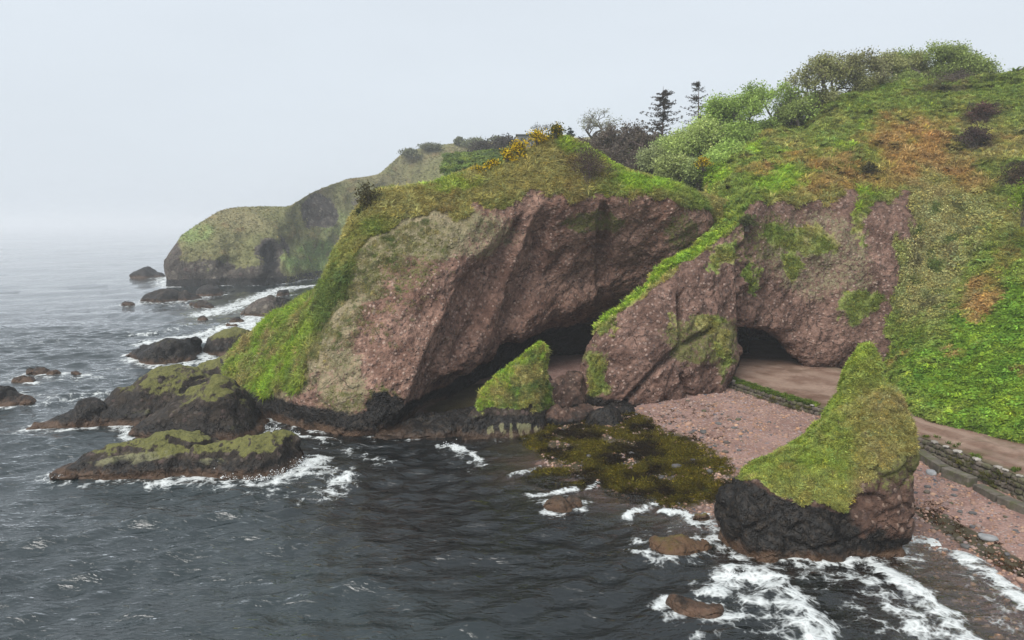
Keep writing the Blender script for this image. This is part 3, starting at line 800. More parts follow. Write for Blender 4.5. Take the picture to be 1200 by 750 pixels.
def mound(st, w, z0=0.0, res=None, big=0.55, mid=0.50, small=0.11, seed=0, lean=0.5, bulge=0.16, steep=0.62):
    """rock from stations (px, py at its foot, py at its top) and a front-to-back size in metres"""
    cols = []
    n = len(st)
    for k, (x, yb, yt) in enumerate(st):
        f = G(x, yb, z0)
        e = math.sin(math.pi * (k + 0.35) / (n - 0.3)) ** 0.5
        ww = w * max(0.25, e)
        mid_d = f[1] + ww * lean
        top = P(x, yt, mid_d)
        ext = ww * (1 - lean)
        back = np.array([top[0] + 0.02 * ext, mid_d + ext, z0 - 0.3])
        hh = max(top[2] - z0, 0.12)
        top[2] = z0 + hh
        foot = f + np.array([0, -0.35, -1.6])
        s1 = f * (1 - steep) + top * steep + np.array([0, -bulge * ww, 0.10 * hh])
        s0 = f * 0.72 + top * 0.28 + np.array([0, -bulge * ww * 0.8, 0.02 * hh])
        b1 = top * 0.55 + back * 0.45 + np.array([0, 0.2 * ext, 0.22 * hh])
        cols.append([foot, f, s0, s1, top, b1, back, back + np.array([0, .4, -1.6])])
    c = np.array(cols)
    first, last = c[0].copy(), c[-1].copy()
    ctr0, ctr1 = c[0].mean(0), c[-1].mean(0)
    e0 = ctr0 + (first - ctr0) * 0.15; e0[:, 2] = first[:, 2] * 0.2 + min(z0 - 0.6, first[:, 2].min()) * 0.8
    e1 = ctr1 + (last - ctr1) * 0.15; e1[:, 2] = last[:, 2] * 0.2 + min(z0 - 0.6, last[:, 2].min()) * 0.8
    dx0 = (c[0].mean(0) - c[1].mean(0)) * 0.25; dx1 = (c[-1].mean(0) - c[-2].mean(0)) * 0.25
    e0[:, :2] += dx0[:2]; e1[:, :2] += dx1[:2]
    c = np.concatenate([e0[None], c, e1[None]])
    D = c[..., 1].mean()
    if res is None: res = float(np.clip(0.0024 * D, 0.07, 0.5))
    V, u, v = net(c, res)
    ctr = V.mean((0, 1))
    nn = grid_normals(V)
    sg = 1.0 if np.sum(nn * (V - ctr)) > 0 else -1.0
    m = np.clip(sstep(0.0, 1.0, v) * 0.7 + 0.3, 0, 1) * sstep(0, .8, u) * sstep(u.max(), u.max() - .8, u)
    V, _ = add_rock_relief(V, big, mid, small, mask=m, seed=seed, outward=sg)
    ROCK_WL.append(V[np.abs(V[..., 2]) < 0.22][::3])
    return V, sg, u, v

def rock_obj(name, st, w, label, cat="rock", group=None, mat=None, moss=0.5, z0=0.0, extra=None, dark=0.55, rust=.75, **kw):
    V, sg, u, v = mound(st, w, z0=z0, **kw)
    N = grid_normals(V) * sg
    px, py = proj(V)
    n4 = fbm(V * .5, 4, 500 + kw.get('seed', 0))
    hmax = V[..., 2].max()
    up = N[..., 2]
    mo = .86 * moss * sstep(0.2, 0.95, up + .5 * n4) * sstep(z0 + .25 * (hmax - z0), z0 + .75 * (hmax - z0), V[..., 2] + .3 * n4 * (hmax - z0))
    a = dict(moss=mo, dark=dark + 0.25 * sstep(1.3, .3, V[..., 2]) - .35 * mo, rust=rust, lich=0.12)
    if extra: a.update(extra(V, N, px, py, n4))
    base = np.array([V[..., 0].mean(), V[..., 1].mean(), z0])
    me = fast_mesh(name, V - base, grid_faces(V.shape[0], V.shape[1], flip=sg < 0), mask_attrs(V, **a), mats=[mat or M_SEAROCK])
    o = link(name, me, None, label, cat, group, loc=base)
    return o, V, N, a

def white_band(bl):
    def f(V, N, px, py, n4):
        w = np.maximum.reduce([blob(px + 12 * n4, py + 6 * n4, *b) for b in bl])
        return dict(lich=0.12 + .75 * w)
    return f

rock_obj("sea_rock", [(62, 561, 557), (82, 561, 545), (130, 561, 523), (190, 559, 508), (222, 558, 509), (255, 560, 519), (298, 561, 508), (334, 554, 508), (351, 541, 526)], 5.0,
         "long low rock nearest the camera with surf breaking along its rusty foot", moss=0.95, seed=1, extra=white_band([(160, 537, 60, 8, -8), (110, 545, 30, 6), (245, 540, 20, 6)]), dark=.5, big=.3)
rock_obj("sea_rock", [(152, 512, 505), (170, 516, 490), (202, 518, 470), (235, 518, 450), (256, 518, 443), (280, 516, 457), (300, 508, 488), (309, 503, 499)], 6.0,
         "pointed dark rock with a yellow green top behind the long low rock", moss=1.0, seed=2, extra=white_band([(285, 505, 22, 8, -10)]), steep=.66)
rock_obj("sea_rock", [(104, 500, 492), (124, 500, 470), (150, 499, 450), (180, 497, 434), (206, 494, 430), (232, 490, 437), (254, 486, 447)], 7.0,
         "large rounded black rock with a white stained foot left of the pointed rock", moss=0.75, seed=3, extra=white_band([(155, 488, 26, 8, -15)]))
rock_obj("sea_rock", [(34, 504, 502), (58, 502, 491), (84, 501, 478), (104, 500, 472), (120, 498, 481)], 3.2,
         "low dark wedge of rock pointing out to sea left of the rounded rock", moss=.3, seed=4, dark=.7)
rock_obj("sea_rock", [(220, 462, 440), (240, 462, 424), (262, 464, 419), (284, 468, 424), (306, 474, 440)], 6.0,
         "brown mossy rock at the toe of the bright grass slope", moss=1.0, seed=5)
rock_obj("sea_rock", [(240, 413, 403), (252, 417, 392), (270, 417, 386), (290, 414, 388), (308, 408, 396)], 6.0,
         "round dark rock with green top standing in surf beside the grass slope", moss=.9, seed=6)
rock_obj("sea_rock", [(151, 418, 414), (166, 425, 405), (186, 427, 400), (210, 425, 396), (226, 421, 395), (233, 415, 406)], 5.0,
         "black humped rock standing alone in the surf left of the round rock", moss=.55, seed=7, dark=.75)
rock_obj("sea_rock", [(-34, 475, 462), (-8, 476, 455), (10, 475, 457), (22, 474, 466), (36, 473, 470)], 3.0,
         "dark rock cut off by the left edge of the picture", moss=.1, seed=8, dark=.7)
rock_obj("sea_rock", [(36, 438, 435), (45, 439, 431), (55, 438, 436)], 1.6, "small dark rock, the left of two peaks side by side in open water", moss=.1, seed=9, dark=.75)
rock_obj("sea_rock", [(57, 439, 436.5), (62, 439, 434), (68, 439, 437)], 1.0, "tiny rock close right of another small dark rock in open water", moss=.0, seed=10, dark=.75)
rock_obj("sea_rock", [(81, 439, 436), (89, 440, 432), (98, 439, 436)], 1.4, "small peaked rock alone in open water above the dark wedge rock", moss=.0, seed=11, dark=.7)
rock_obj("sea_rock", [(17, 448, 445), (27, 448, 441), (39, 448, 445)], 1.5, "small tawny rock just above the rock at the left edge", moss=.5, seed=12, dark=.45)
far = "far rocks off the headland"
rock_obj("sea_rock", [(154, 325, 322), (164, 325.5, 316), (172, 325.5, 313), (182, 325, 318), (191, 325, 322)], 7.0, "dark rock farthest out, left of the far headland tip", group=far, moss=.2, seed=13, dark=.7)
rock_obj("sea_rock", [(168, 353, 349), (180, 354, 341), (195, 354, 338), (212, 352, 342)], 7.0, "long brown rock below the far headland tip", group=far, moss=.4, seed=14, dark=.6)
rock_obj("sea_rock", [(206, 352, 346), (218, 353, 342), (231, 351, 348)], 5.0, "brown rock touching the right end of the long far rock", group=far, moss=.4, seed=15, dark=.5)
rock_obj("sea_rock", [(231, 347, 339), (245, 347, 333), (259, 346, 341)], 6.0, "dark block of rock at the foot of the far cliff", group=far, moss=.2, seed=16, dark=.65)
rock_obj("sea_rock", [(225, 358, 355), (238, 361, 353), (248, 362, 357)], 4.0, "flat grey rock in the surf below the far cliff", group=far, moss=.3, seed=17, dark=.4)
rock_obj("sea_rock", [(142, 358, 356), (150, 358.5, 353.5), (157, 358, 356)], 2.5, "tiny far rock alone on the open sea", group=far, moss=0, seed=18, dark=.7)
rock_obj("sea_rock", [(270, 378, 374), (278, 378, 370), (286, 377, 374)], 2.2, "small dark boulder in the white surf under the grass slope", moss=0, seed=19, dark=.6)
rock_obj("sea_rock", [(266, 382, 379.5), (271, 382, 378.5), (277, 382, 380)], 1.2, "tiny stone in the surf under a small dark boulder", moss=0, seed=20, dark=.6)
rock_obj("sea_rock", [(232, 375, 372), (236, 375, 370.5), (241, 375, 372.5)], 1.2, "tiny dark stone left of the surf band", moss=0, seed=21, dark=.7)
rock_obj("rock_shelf", [(286, 369, 363), (304, 371, 351), (320, 371, 347), (336, 366, 350), (347, 360, 353)], 9.0, "flat grey rock shelf beyond the bright grass slope", moss=.25, seed=22, dark=.2, mat=M_FAR)
rock_obj("sea_rock", [(325, 346, 342), (332, 346, 340), (339, 345, 342)], 3.0, "small dark rock in the bay before the far beach", group=far, moss=0, seed=23, dark=.6)
rock_obj("sea_rock", [(762, 641, 635), (778, 649, 631), (800, 651, 629), (820, 646, 634), (829, 641, 638)], 1.9, "low rock covered in olive weed in front of the sea stack", moss=1.0, seed=24, dark=.5,
         extra=lambda V, N, px, py, n4: dict(veg=.62 + .4 * n4, dark=.3, g=lerp(np.array([.10, .075, .012]), np.array([.05, .03, .015]), sstep(-.2, .3, n4))), rust=1)
rock_obj("sea_rock", [(787, 713, 703), (805, 722, 704), (826, 726, 709), (847, 723, 717)], 1.5, "brown rock awash in the breaking wave at the bottom", moss=0, seed=25, dark=.32, mat=M_STACK, rust=.5)
rock_obj("sea_rock", [(811, 609, 603), (820, 611, 600), (830, 608, 604)], .8, "small weedy rock close to the left foot of the sea stack", moss=.8, seed=26, dark=.3)
rock_obj("sea_rock", [(643, 596, 590), (660, 599, 584), (680, 595, 589)], 1.4, "grey rock awash at the edge of the seaweed", moss=0, seed=27, dark=.25)
rock_obj("boulder", [(688, 503, 492), (704, 505, 478), (720, 503, 481), (729, 499, 491)], 2.2, "black boulder under the green tongue of the right bluff", seed=28, moss=.0, dark=.95, z0=.3, rust=0)
rock_obj("boulder", [(724, 488, 479), (734, 489, 474), (744, 487, 480)], 1.2, "small black boulder right of the larger black boulder", seed=29, moss=.0, dark=.95, z0=.5, rust=0)
rock_obj("boulder", [(636, 482, 456), (655, 484, 442), (675, 482, 438), (694, 476, 450)], 4.5, "dark brown boulder in the mouth of the big cave", seed=30, moss=.0, dark=.44, z0=.3, mat=M_STACK, rust=0, big=.6, mid=.6)
rock_obj("boulder", [(632, 498, 490), (650, 500, 477), (672, 500, 479), (686, 497, 474), (696, 494, 487)], 2.5, "low brown slab at the foot of the boulder in the cave mouth", seed=31, moss=.0, dark=.44, z0=.25, mat=M_STACK, rust=0)
rock_obj("rock_shelf", [(440, 514, 505), (476, 515, 495), (510, 514, 486), (540, 510, 480), (566, 503, 476)], 5.0, "black wet rock ledge along the water below the cave roof", seed=32, moss=.15, dark=.9, rust=.4)
rock_obj("boulder", [(575, 470, 452), (600, 472, 440), (625, 470, 436), (645, 464, 444)], 5.0, "dark boulder deep in the shade of the big cave", seed=33, moss=0, dark=.5, z0=.5, mat=M_STACK, rust=0)

# ---------- grassy block in front of the cave
def gb_extra(V, N, px, py, n4):
    veg = sstep(496, 470, py + 34 * n4) * (1 - .8 * sstep(.18, .4, fbm(V * 1.3, 3, 79)))
    white = blob(px + 8 * n4, py, 602, 505, 46, 12) * sstep(-.1, .2, fbm(V * np.array([2.2, 2.2, .3]), 3, 5))
    top = sstep(.35, .75, N[..., 2] + .2 * n4)
    g = lerp(lerp(GRASS_Y, DARKG * 1.2, sstep(-.1, .3, fbm(V * .9, 3, 78))), LIME, np.clip(.85 * top + .35 * sstep(-.05, .3, n4), 0, 1))
    return dict(veg=veg, moss=.4 * veg, dark=np.clip(.85 * sstep(480, 492, py) - .7 * white, 0, 1), lich=white * .9, g=g, rust=.5)
GB = rock_obj("grassy_rock", [(540, 516, 500), (556, 515, 472), (567, 514, 452), (578, 513, 444), (600, 511, 426), (620, 509, 411), (636, 506, 404), (644, 503, 440), (652, 500, 478)], 3.6,
              "block of rock with bright green turf in front of the big cave", seed=34, extra=gb_extra, steep=.6, bulge=.05, lean=.62)

# ---------- the sea stack
def loft(levels, res, seed, exps=2.5, amp=(0.45, .35, .10), n_ang=None):
    rings = []
    for (D, py, xl, xr, ry, z) in levels:
        if py is None:
            dep = D * CP - (z - H) * SP
            cx = ((xl + xr) / 2 - 600) / F * dep; cz = z; rx = (xr - xl) / 2 / F * dep
        else:
            c = P((xl + xr) / 2, py, D); cx, cz = c[0], c[2]
            rx = (xr - xl) / 2 / F * (D * CP - (cz - H) * SP)
        th = np.linspace(0, 2 * np.pi, 17)[:-1]
        cs, sn = np.cos(th), np.sin(th)
        e = 2 / exps
        rings.append(np.stack([cx + rx * np.sign(cs) * np.abs(cs) ** e, D + ry * np.sign(sn) * np.abs(sn) ** e, cz + 0 * th], -1))
    c = np.array(rings).transpose(1, 0, 2)
    c = np.concatenate([c[-2:], c, c[:3]])
    V, u, v = net(c, res)
    k = (u[:, 0] >= 2) & (u[:, 0] < 18)
    return V[k], u[k], v[k]

def build_stack():
    L1 = [(33.4, None, 850, 1040, 2.8, -2.0), (33.4, None, 846, 1046, 2.6, 0.0), (33.5, 602, 843, 1059, 2.5, 0), (33.7, 578, 850, 1063, 2.45, 0), (33.9, 557, 875, 1063, 2.3, 0),
          (34.1, 533, 930, 1062, 1.95, 0), (34.3, 508, 955, 1060, 1.65, 0), (34.5, 483, 972, 1050, 1.35, 0), (34.8, 460, 986, 1036, 1.1, 0), (35.0, 441, 992, 1029, .85, 0),
          (35.2, 423, 999, 1027, .65, 0), (35.3, 411, 1005, 1024, .45, 0), (35.3, 405, 1010, 1021, .25, 0), (35.3, 403.5, 1014, 1017, .05, 0)]
    L2 = [(33.1, None, 975, 1042, 1.9, -2.0), (33.1, None, 972, 1047, 1.9, 0.0), (33.1, 600, 974, 1060, 1.9, 0), (33.1, 570, 978, 1063, 1.8, 0), (33.2, 530, 986, 1063, 1.65, 0), (33.3, 505, 998, 1062, 1.4, 0), (33.4, 482, 1011, 1060, 1.1, 0), (33.5, 466, 1020, 1055, .8, 0), (33.6, 456, 1028, 1049, .5, 0), (33.6, 451, 1036, 1041, .06, 0)]
    Vs, Fs, at, off = [], [], [], 0
    scat = []
    for k, L in enumerate((L1, L2)):
        V, u, v = loft(L, 0.095, 50 + k)
        Vp = np.concatenate([V[-1:], V, V[:1]])
        nn = grid_normals(Vp)[1:-1]
        ctr = V.mean((0, 1))
        sg = 1.0 if np.sum(nn * (V - ctr)) > 0 else -1.0
        n = nn * sg
        px, py = proj(V)
        grassline = np.interp(px, [840, 868, 900, 940, 985, 1000, 1008, 1030, 1050, 1066], [540, 556, 574, 586, 596, 588, 572, 548, 535, 530])
        n4 = fbm(V * .8, 4, 611)
        bare = sstep(.22, .4, fbm(V * 1.15, 4, 633)) * sstep(440, 500, py) * .9
        veg = sstep(grassline + 10, grassline - 8, py + 44 * n4) * (1 - bare)
        rk = 1 - veg * .75
        f1, e, cv = voro(V * np.array([.9, .9, .8]) + .3 * fbm(V * .7, 2, 3)[..., None], 613)
        d = .42 * fbm(V * .5, 3, 615) + rk * (.42 * (cv - .5) * sstep(0, .25, e) - .22 * sstep(.12, 0, e) + .22 * fbm(V * 1.6, 4, 617)) + .16 * fbm(V * 1.3, 3, 619) * veg
        d = d * sstep(0, .12, (401 - py) / -60.0 + .02)
        V2 = V + n * d[..., None]
        V2[..., 2] = np.where(v < .5, V[..., 2], V2[..., 2])
        ROCK_WL.append(V2[np.abs(V2[..., 2]) < .15][::2])
        right = sstep(985, 1015, px + 10 * n4) * sstep(440, 470, py)
        g = lerp(lerp(GRASS_G * 1.25, LIME, sstep(-.2, .3, n4)), lerp(GRASS_Y, STRAW, sstep(-.1, .3, n4)), np.clip(.25 + .65 * right + .5 * sstep(.05, .4, fbm(V * 1.1, 3, 621)) + .35 * sstep(540, 585, py), 0, 1))
        dark = np.clip(sstep(grassline - 5, grassline + 12, py + 10 * n4) * (1 - .85 * sstep(985, 1012, px + 14 * n4) * sstep(645, 600, py + 20 * n4)), 0, 1)
        dark = dark * np.clip(.86 + .5 * fbm(V * .9, 3, 641), .45, 1)
        moss = .62 * sstep(985, 1010, px) * sstep(620, 540, py)
        a = mask_attrs(V2, veg=veg, dark=dark, moss=moss, rust=.8, g=g, lich=.1)
        nu, nv = V2.shape[:2]
        Vs.append(V2.reshape(-1, 3)); Fs.append(grid_faces(nu, nv, closed=True, flip=sg < 0) + off); off += nu * nv
        at.append({q: w[0].reshape(nu * nv, -1) for q, w in a.items()})
        scat.append(dict(V=V2, N=n, veg=veg * (dark < .5), g=g))
    kinds = {q: ('FLOAT_COLOR' if q == 'gcol' else 'FLOAT') for q in at[0]}
    base = np.array([14.5, 33.5, 0.0])
    me = fast_mesh("sea_stack", np.concatenate(Vs) - base, np.concatenate(Fs), {q: (np.concatenate([a[q] for a in at]), kinds[q]) for q in kinds}, mats=[M_STACK])
    o = link("sea_stack", me, None, "tall twin peaked rock stack with grassy top and black foot in the shallows", "sea stack", loc=base)
    return o, base, scat
STACK, STACK_BASE, STACK_SC = build_stack()
# ------------------------------------------------------------------ the sea
STROKES = [  # (photo points on the water, half width in metres, strength)
    ([(838, 690), (862, 672), (890, 674), (915, 695), (945, 728), (965, 765)], 0.95, 1.0),
    ([(850, 735), (880, 720), (915, 740)], 0.8, .62), ([(800, 745), (840, 738)], .35, .5), ([(855, 690), (890, 712), (925, 745)], .9, .72),
    ([(935, 659), (985, 657), (1015, 658), (1040, 678), (1075, 702), (1110, 728), (1150, 765)], 0.75, 1.0),
    ([(960, 680), (1010, 685), (1050, 712), (1095, 745)], .9, .70), ([(1000, 715), (1050, 745)], .8, .5), ([(930, 690), (965, 700)], .5, .5),
    ([(1058, 627), (1092, 634), (1120, 648), (1150, 668), (1180, 692), (1220, 725), (1260, 765)], .62, .95), ([(1120, 665), (1160, 700), (1190, 740)], .6, .45),
    ([(178, 566), (220, 562), (262, 566), (310, 564), (345, 555), (372, 545)], .65, .75), ([(245, 562), (262, 556)], .4, 1.0), ([(330, 560), (355, 548), (374, 537)], .95, 1.0),
    ([(355, 545), (380, 548), (402, 558), (385, 575)], 1.1, .74), ([(300, 575), (360, 580)], 1.1, .42), ([(380, 522), (420, 528), (450, 540)], 1.0, .42), ([(60, 563), (100, 566)], .5, .6),
    ([(305, 500), (325, 503), (350, 512), (385, 516)], .55, .85), ([(140, 500), (155, 506), (150, 515)], .7, .9), ([(15, 508), (40, 498), (60, 505)], .9, .62), ([(60, 505), (105, 502)], .5, .8),
    ([(516, 521), (540, 524), (560, 533)], .45, .95), ([(530, 530), (565, 540)], .6, .55), ([(620, 578), (648, 577), (672, 572)], .35, .95), ([(640, 590), (652, 585)], .3, .8),
    ([(598, 556), (615, 552), (630, 545)], .35, .7), ([(690, 572), (700, 566)], .3, .7), ([(660, 530), (690, 520)], .3, .6),
    ([(735, 602), (757, 594), (765, 590)], .35, .9), ([(780, 598), (800, 600), (815, 612)], .42, 1.0), ([(740, 628), (750, 645), (790, 655), (830, 645)], .4, .7), ([(830, 600), (845, 625), (870, 640)], .35, .75),
    ([(900, 655), (935, 664), (985, 662)], .3, .9),
    ([(20, 440), (60, 443), (110, 441)], 1.2, .42), ([(15, 462), (70, 468), (120, 462)], 1.6, .45), ([(130, 432), (170, 428)], 1.0, .3), ([(10, 405), (60, 400)], 1.5, .34),
    ([(155, 420), (190, 430), (235, 422)], 1.0, .75), ([(236, 412), (245, 425), (238, 432)], .9, .9), ([(175, 402), (230, 392), (290, 375), (335, 352)], 1.6, .85), ([(245, 398), (285, 385), (310, 372)], 2.0, .95),
    ([(240, 368), (285, 355), (330, 338), (370, 334)], 2.5, .8), ([(262, 362), (300, 352)], 2.5, .7), ([(160, 390), (200, 386), (240, 378)], 1.5, .4), ([(165, 390), (176, 389)], .8, .7),
    ([(165, 355), (205, 356)], 2.0, .5), ([(196, 346), (212, 350)], 1.5, .8), ([(198, 336), (192, 330), (200, 322)], 2.5, .8), ([(150, 326), (195, 327)], 2.0, .4), ([(110, 330), (150, 327)], 3.0, .3), ([(270, 333), (330, 333)], 2.0, .4),
    ([(0, 350), (40, 347)], 2.5, .3), ([(60, 380), (100, 378)], 1.5, .3),
]
def stroke_field(X, Y, sub=slice(None)):
    f = np.zeros(X.shape)
    p = np.stack([X, Y], -1)
    for pts, w, s in STROKES:
        q = np.array([G(a, b)[:2] for a, b in pts])
        lo, hi = q.min(0) - 3 * w, q.max(0) + 3 * w
        m = (X > lo[0]) & (X < hi[0]) & (Y > lo[1]) & (Y < hi[1])
        if not m.any(): continue
        pm = p[m]
        best = np.full(len(pm), 1e9)
        for a, b in zip(q[:-1], q[1:]):
            ab = b - a
            t = np.clip(((pm - a) @ ab) / max(ab @ ab, 1e-9), 0, 1)
            best = np.minimum(best, np.linalg.norm(pm - a - t[:, None] * ab, axis=-1))
        fo = 1.25 if q[:, 1].mean() > 62 else 1.0
        f[m] = np.maximum(f[m], min(1.0, s * fo) * sstep(1.9 * w * fo, 0.15 * w, best))
    return f

def sea_mat():
    t = NT("sea_water")
    p = t.pos()
    foam = t.attr("foam")
    depth = t.attr("depth")
    # lacy foam
    wv = t.n("VectorMath", {0: p, 1: t.scale(t.noise(p, .9, 3, .6, out="Color"), (1.1, 1.1, 0))}, operation='ADD')
    e1 = t.voro(wv, 1.5); e2 = t.voro(wv, 5.6)
    nz = t.noise(p, 1.3, 8, .72)
    lace = t.math('ADD', t.math('MULTIPLY', e1, .72), t.math('MULTIPLY', e2, .46))
    body = t.math('ADD', lace, t.math('MULTIPLY', nz, .62))
    thr = t.math('SUBTRACT', 1.33, t.math('MULTIPLY', foam, .78))
    fm = t.math('MULTIPLY', t.ss(t.math('SUBTRACT', body, thr), -.05, .50), t.ss(foam, .03, .25))
    # ripples in the surface normal
    s1 = t.n("Mapping", {"Vector": p, "Rotation": (0, 0, rad(18)), "Scale": (.55, 1.25, 1)})
    r1 = t.noise(s1, 1.1, 3, .5, .4); r2 = t.noise(s1, 3.2, 4, .55, .6)
    hh = t.math('ADD', t.math('MULTIPLY', r1, 1.0), t.math('MULTIPLY', r2, .36))
    nrm = t.bump(hh, .24, t.attr("chop"))
    deep = t.mix(t.ss(t.noise(p, .03, 3), .35, .65), (0.0016, 0.003, 0.0034), (0.003, 0.0058, 0.0062))
    deep = t.mix(t.ss(depth, 3.5, 7.0), deep, (.012, .0195, .021))
    body_sh = t.n("BsdfDiffuse", {"Color": deep})
    clear = t.n("BsdfTransparent", {"Color": t.mix(t.ss(depth, 0.0, 1.6), (1, 1, 1), (0.5, 0.58, 0.5))})
    op = t.math('SUBTRACT', 1.0, t.math('POWER', 2.718, t.math('MULTIPLY', t.math('ADD', depth, t.math('MULTIPLY', depth, depth)), -0.55)))
    under = t.n("MixShader", {0: op, 1: clear, 2: body_sh})
    gl = t.n("BsdfGlossy", {"Color": (1, 1, 1), "Roughness": .03, "Normal": nrm})
    fr = t.n("Fresnel", {"IOR": 1.58, "Normal": nrm})
    water = t.n("MixShader", {0: fr, 1: under, 2: gl})
    fc = t.mix(t.noise(p, 3.0, 5), (.44, .48, .48), (.68, .70, .70))
    fd = t.n("BsdfDiffuse", {"Color": fc, "Normal": t.bump(t.math('ADD', nz, lace), .12)})
    t.t.links.new(t.n("MixShader", {0: fm, 1: water, 2: fd}), t.out.inputs["Surface"])
    return t.m
M_SEA = sea_mat()

def waves(X, Y, seed=3):
    r = np.random.default_rng(seed)
    z = np.zeros(X.shape)
    wx = X + 1.3 * noise(np.stack([X * .12, Y * .12, 0 * X], -1), 5)
    wy = Y + 1.3 * noise(np.stack([X * .12, Y * .12, 0 * X + 7], -1), 6)
    for k in range(34):
        L = .7 * (1.105 ** k) * r.uniform(.9, 1.1)
        a = rad(90 + 20 + r.normal(0, 34 if L < 4 else 20))
        kx, ky = math.cos(a) * 2 * math.pi / L, math.sin(a) * 2 * math.pi / L
        ph = kx * wx + ky * wy + r.uniform(0, 6.28)
        amp = L / 6.283 * (.030 + .085 * math.exp(-(math.log(L / 1.7) / .55) ** 2)) * (1 - math.exp(-(L / .8) ** 3))
        z += amp * (1 - 2 * np.abs(np.sin(ph / 2))) * 1.0 if k % 2 else amp * np.sin(ph)
    return z

def build_sea():
    xs = np.concatenate([axis_pts(-7500, -26, -64, -26, 0.26, 1.09), np.arange(-25.84, 24, .15), axis_pts(24, 7500, 24, 36, .26, 1.09)])
    ys = np.concatenate([np.arange(4, 20, .5), np.arange(20, 56, .15), axis_pts(56, 7800, 56, 100, 0.26, 1.07)])
    xs, ys = np.unique(xs.round(3)), np.unique(ys.round(3))
    X, Y = np.meshgrid(xs, ys, indexing='ij')
    gz = ground_z(X, Y)
    depth = np.maximum(-gz, 0)
    far = np.hypot(X, Y)
    # distance to rock water lines
    pts = np.concatenate([q.reshape(-1, 3) for q in ROCK_WL] + [LA['V'][np.abs(LA['V'][..., 2]) < .25][::3], LE['V'][np.abs(LE['V'][..., 2]) < .8]])
    kd = kdtree.KDTree(len(pts))
    for i, q in enumerate(pts): kd.insert((q[0], q[1], 0), i)
    kd.balance()
    near = np.full(X.shape, 50.0)
    m = (X > -75) & (X < 40) & (Y > 18) & (Y < 240)
    near[m] = [kd.find((a, b, 0))[2] for a, b in zip(X[m], Y[m])]
    calm = .25 + .75 * sstep(0, 2.5, near) * sstep(.0, 1.2, depth + .2)
    z = waves(X, Y) * calm * .95 * sstep(2500, 300, far)
    st = stroke_field(X, Y)
    P3 = np.stack([X, Y, 0 * X], -1)
    pn = fbm(P3 * .35, 3, 701)
    ring = .85 * sstep(1.5, .1, near) * sstep(-.35, .35, pn + .1) * sstep(-26, -27.5, -far + 0 * X) 
    ring = np.where(far > 130, .7 * sstep(3.0, .3, near), ring)
    px, py = proj(P3)
    ring = ring * np.where((px > 380) & (px < 700) & (py < 530), .45, 1.0)
    wc = .40 * sstep(.38, .62, fbm(P3 * np.array([.10, .25, 1]), 4, 705)) * sstep(-5, -25, X) * sstep(50, 75, Y)
    foam = np.clip(np.maximum.reduce([st + .12 * pn * (st > .02), ring, wc]), 0, 1)
    foam = foam * sstep(-1.5, -.3, -np.maximum(0, gz) * 0 - 0)  if False else foam
    z = z + .16 * np.clip(st, 0, 1) ** 2 * sstep(640, 660, py) + .05 * foam
    # the sheet ends where the beach rises through it
    sd_cut = shore_sd(X, Y)
    V = np.stack([X, Y, z], -1)
    Fq = grid_faces(len(xs), len(ys))
    keep = (sd_cut.ravel()[Fq] < 3.5).any(1)
    me = fast_mesh("sea", V, Fq[keep], {"foam": (foam, 'FLOAT'), "depth": (depth + sstep(160, 260, far) * 5, 'FLOAT'), "chop": (.22 + .78 * sstep(190, 50, far), 'FLOAT')}, mats=[M_SEA])
    link("sea", me, kind="structure")
build_sea()

def spray():
    """droplets thrown up where the swell hits the rocks"""
    r = np.random.default_rng(5)
    V = []
    for (x, y, w, h, n) in [(258, 556, .5, .75, 260), (270, 560, .5, .4, 160), (330, 557, .6, .5, 220), (350, 548, .7, .7, 320), (362, 542, .6, .4, 160), (300, 562, .8, .3, 160), (62, 561, .5, .35, 110), (318, 504, .6, .5, 160), (340, 510, .7, .35, 120),
                            (150, 508, .5, .5, 130), (528, 523, .5, .35, 120), (988, 657, .9, .3, 220), (945, 660, .7, .22, 140), (1015, 662, .6, .25, 120), (870, 676, .7, .25, 200), (795, 602, .5, .22, 130)]:
        c = G(x, y)
        a = r.uniform(-1, 1, n); z = np.abs(r.normal(0, .42, n)) * (1 - a * a * .8)
        V.append(np.stack([c[0] + a * w * (1 + z * .5), c[1] + r.normal(0, .18, n), z * h + r.uniform(0, .06, n)], -1))
    return np.concatenate(V)
SPRAY = spray()
# ------------------------------------------------------------------ sea wall of the track, concrete step, loose stones
def stone_mat(name, a, b, moss=0.5):
    t = NT(name)
    p = t.pos()
    n = t.noise(p, 2.5, 5, .65); n2 = t.noise(p, 9.0, 4)
    oi = t.n("ObjectInfo", out="Random")
    c = t.mix(t.ss(n, .3, .7), a, b)
    c = t.mix(t.math('MULTIPLY', oi, .6), c, t.mix(1.0, c, (.45, .42, .4), 'MULTIPLY'))
    c = t.mix(t.math('MULTIPLY', t.ss(t.noise(p, 1.3, 5, .7), .46, .6), moss), c, (0.06, 0.065, 0.02))
    return t.surf(Base_Color=c, Roughness=.9, Normal=t.bump(n2, .02))
M_WALL = stone_mat("wall_stone", (0.060, 0.048, 0.038), (0.15, 0.125, 0.10), .65)
M_CAP = stone_mat("cap_stone", (0.20, 0.185, 0.165), (0.40, 0.375, 0.34), .2)
M_CONC = stone_mat("concrete", (0.065, 0.056, 0.045), (0.15, 0.132, 0.105), .75)
M_GREY = stone_mat("grey_stone", (0.22, 0.235, 0.25), (0.36, 0.375, 0.39), .05)
M_DARKST = stone_mat("dark_stone", (0.05, 0.05, 0.055), (0.12, 0.115, 0.115), .1)

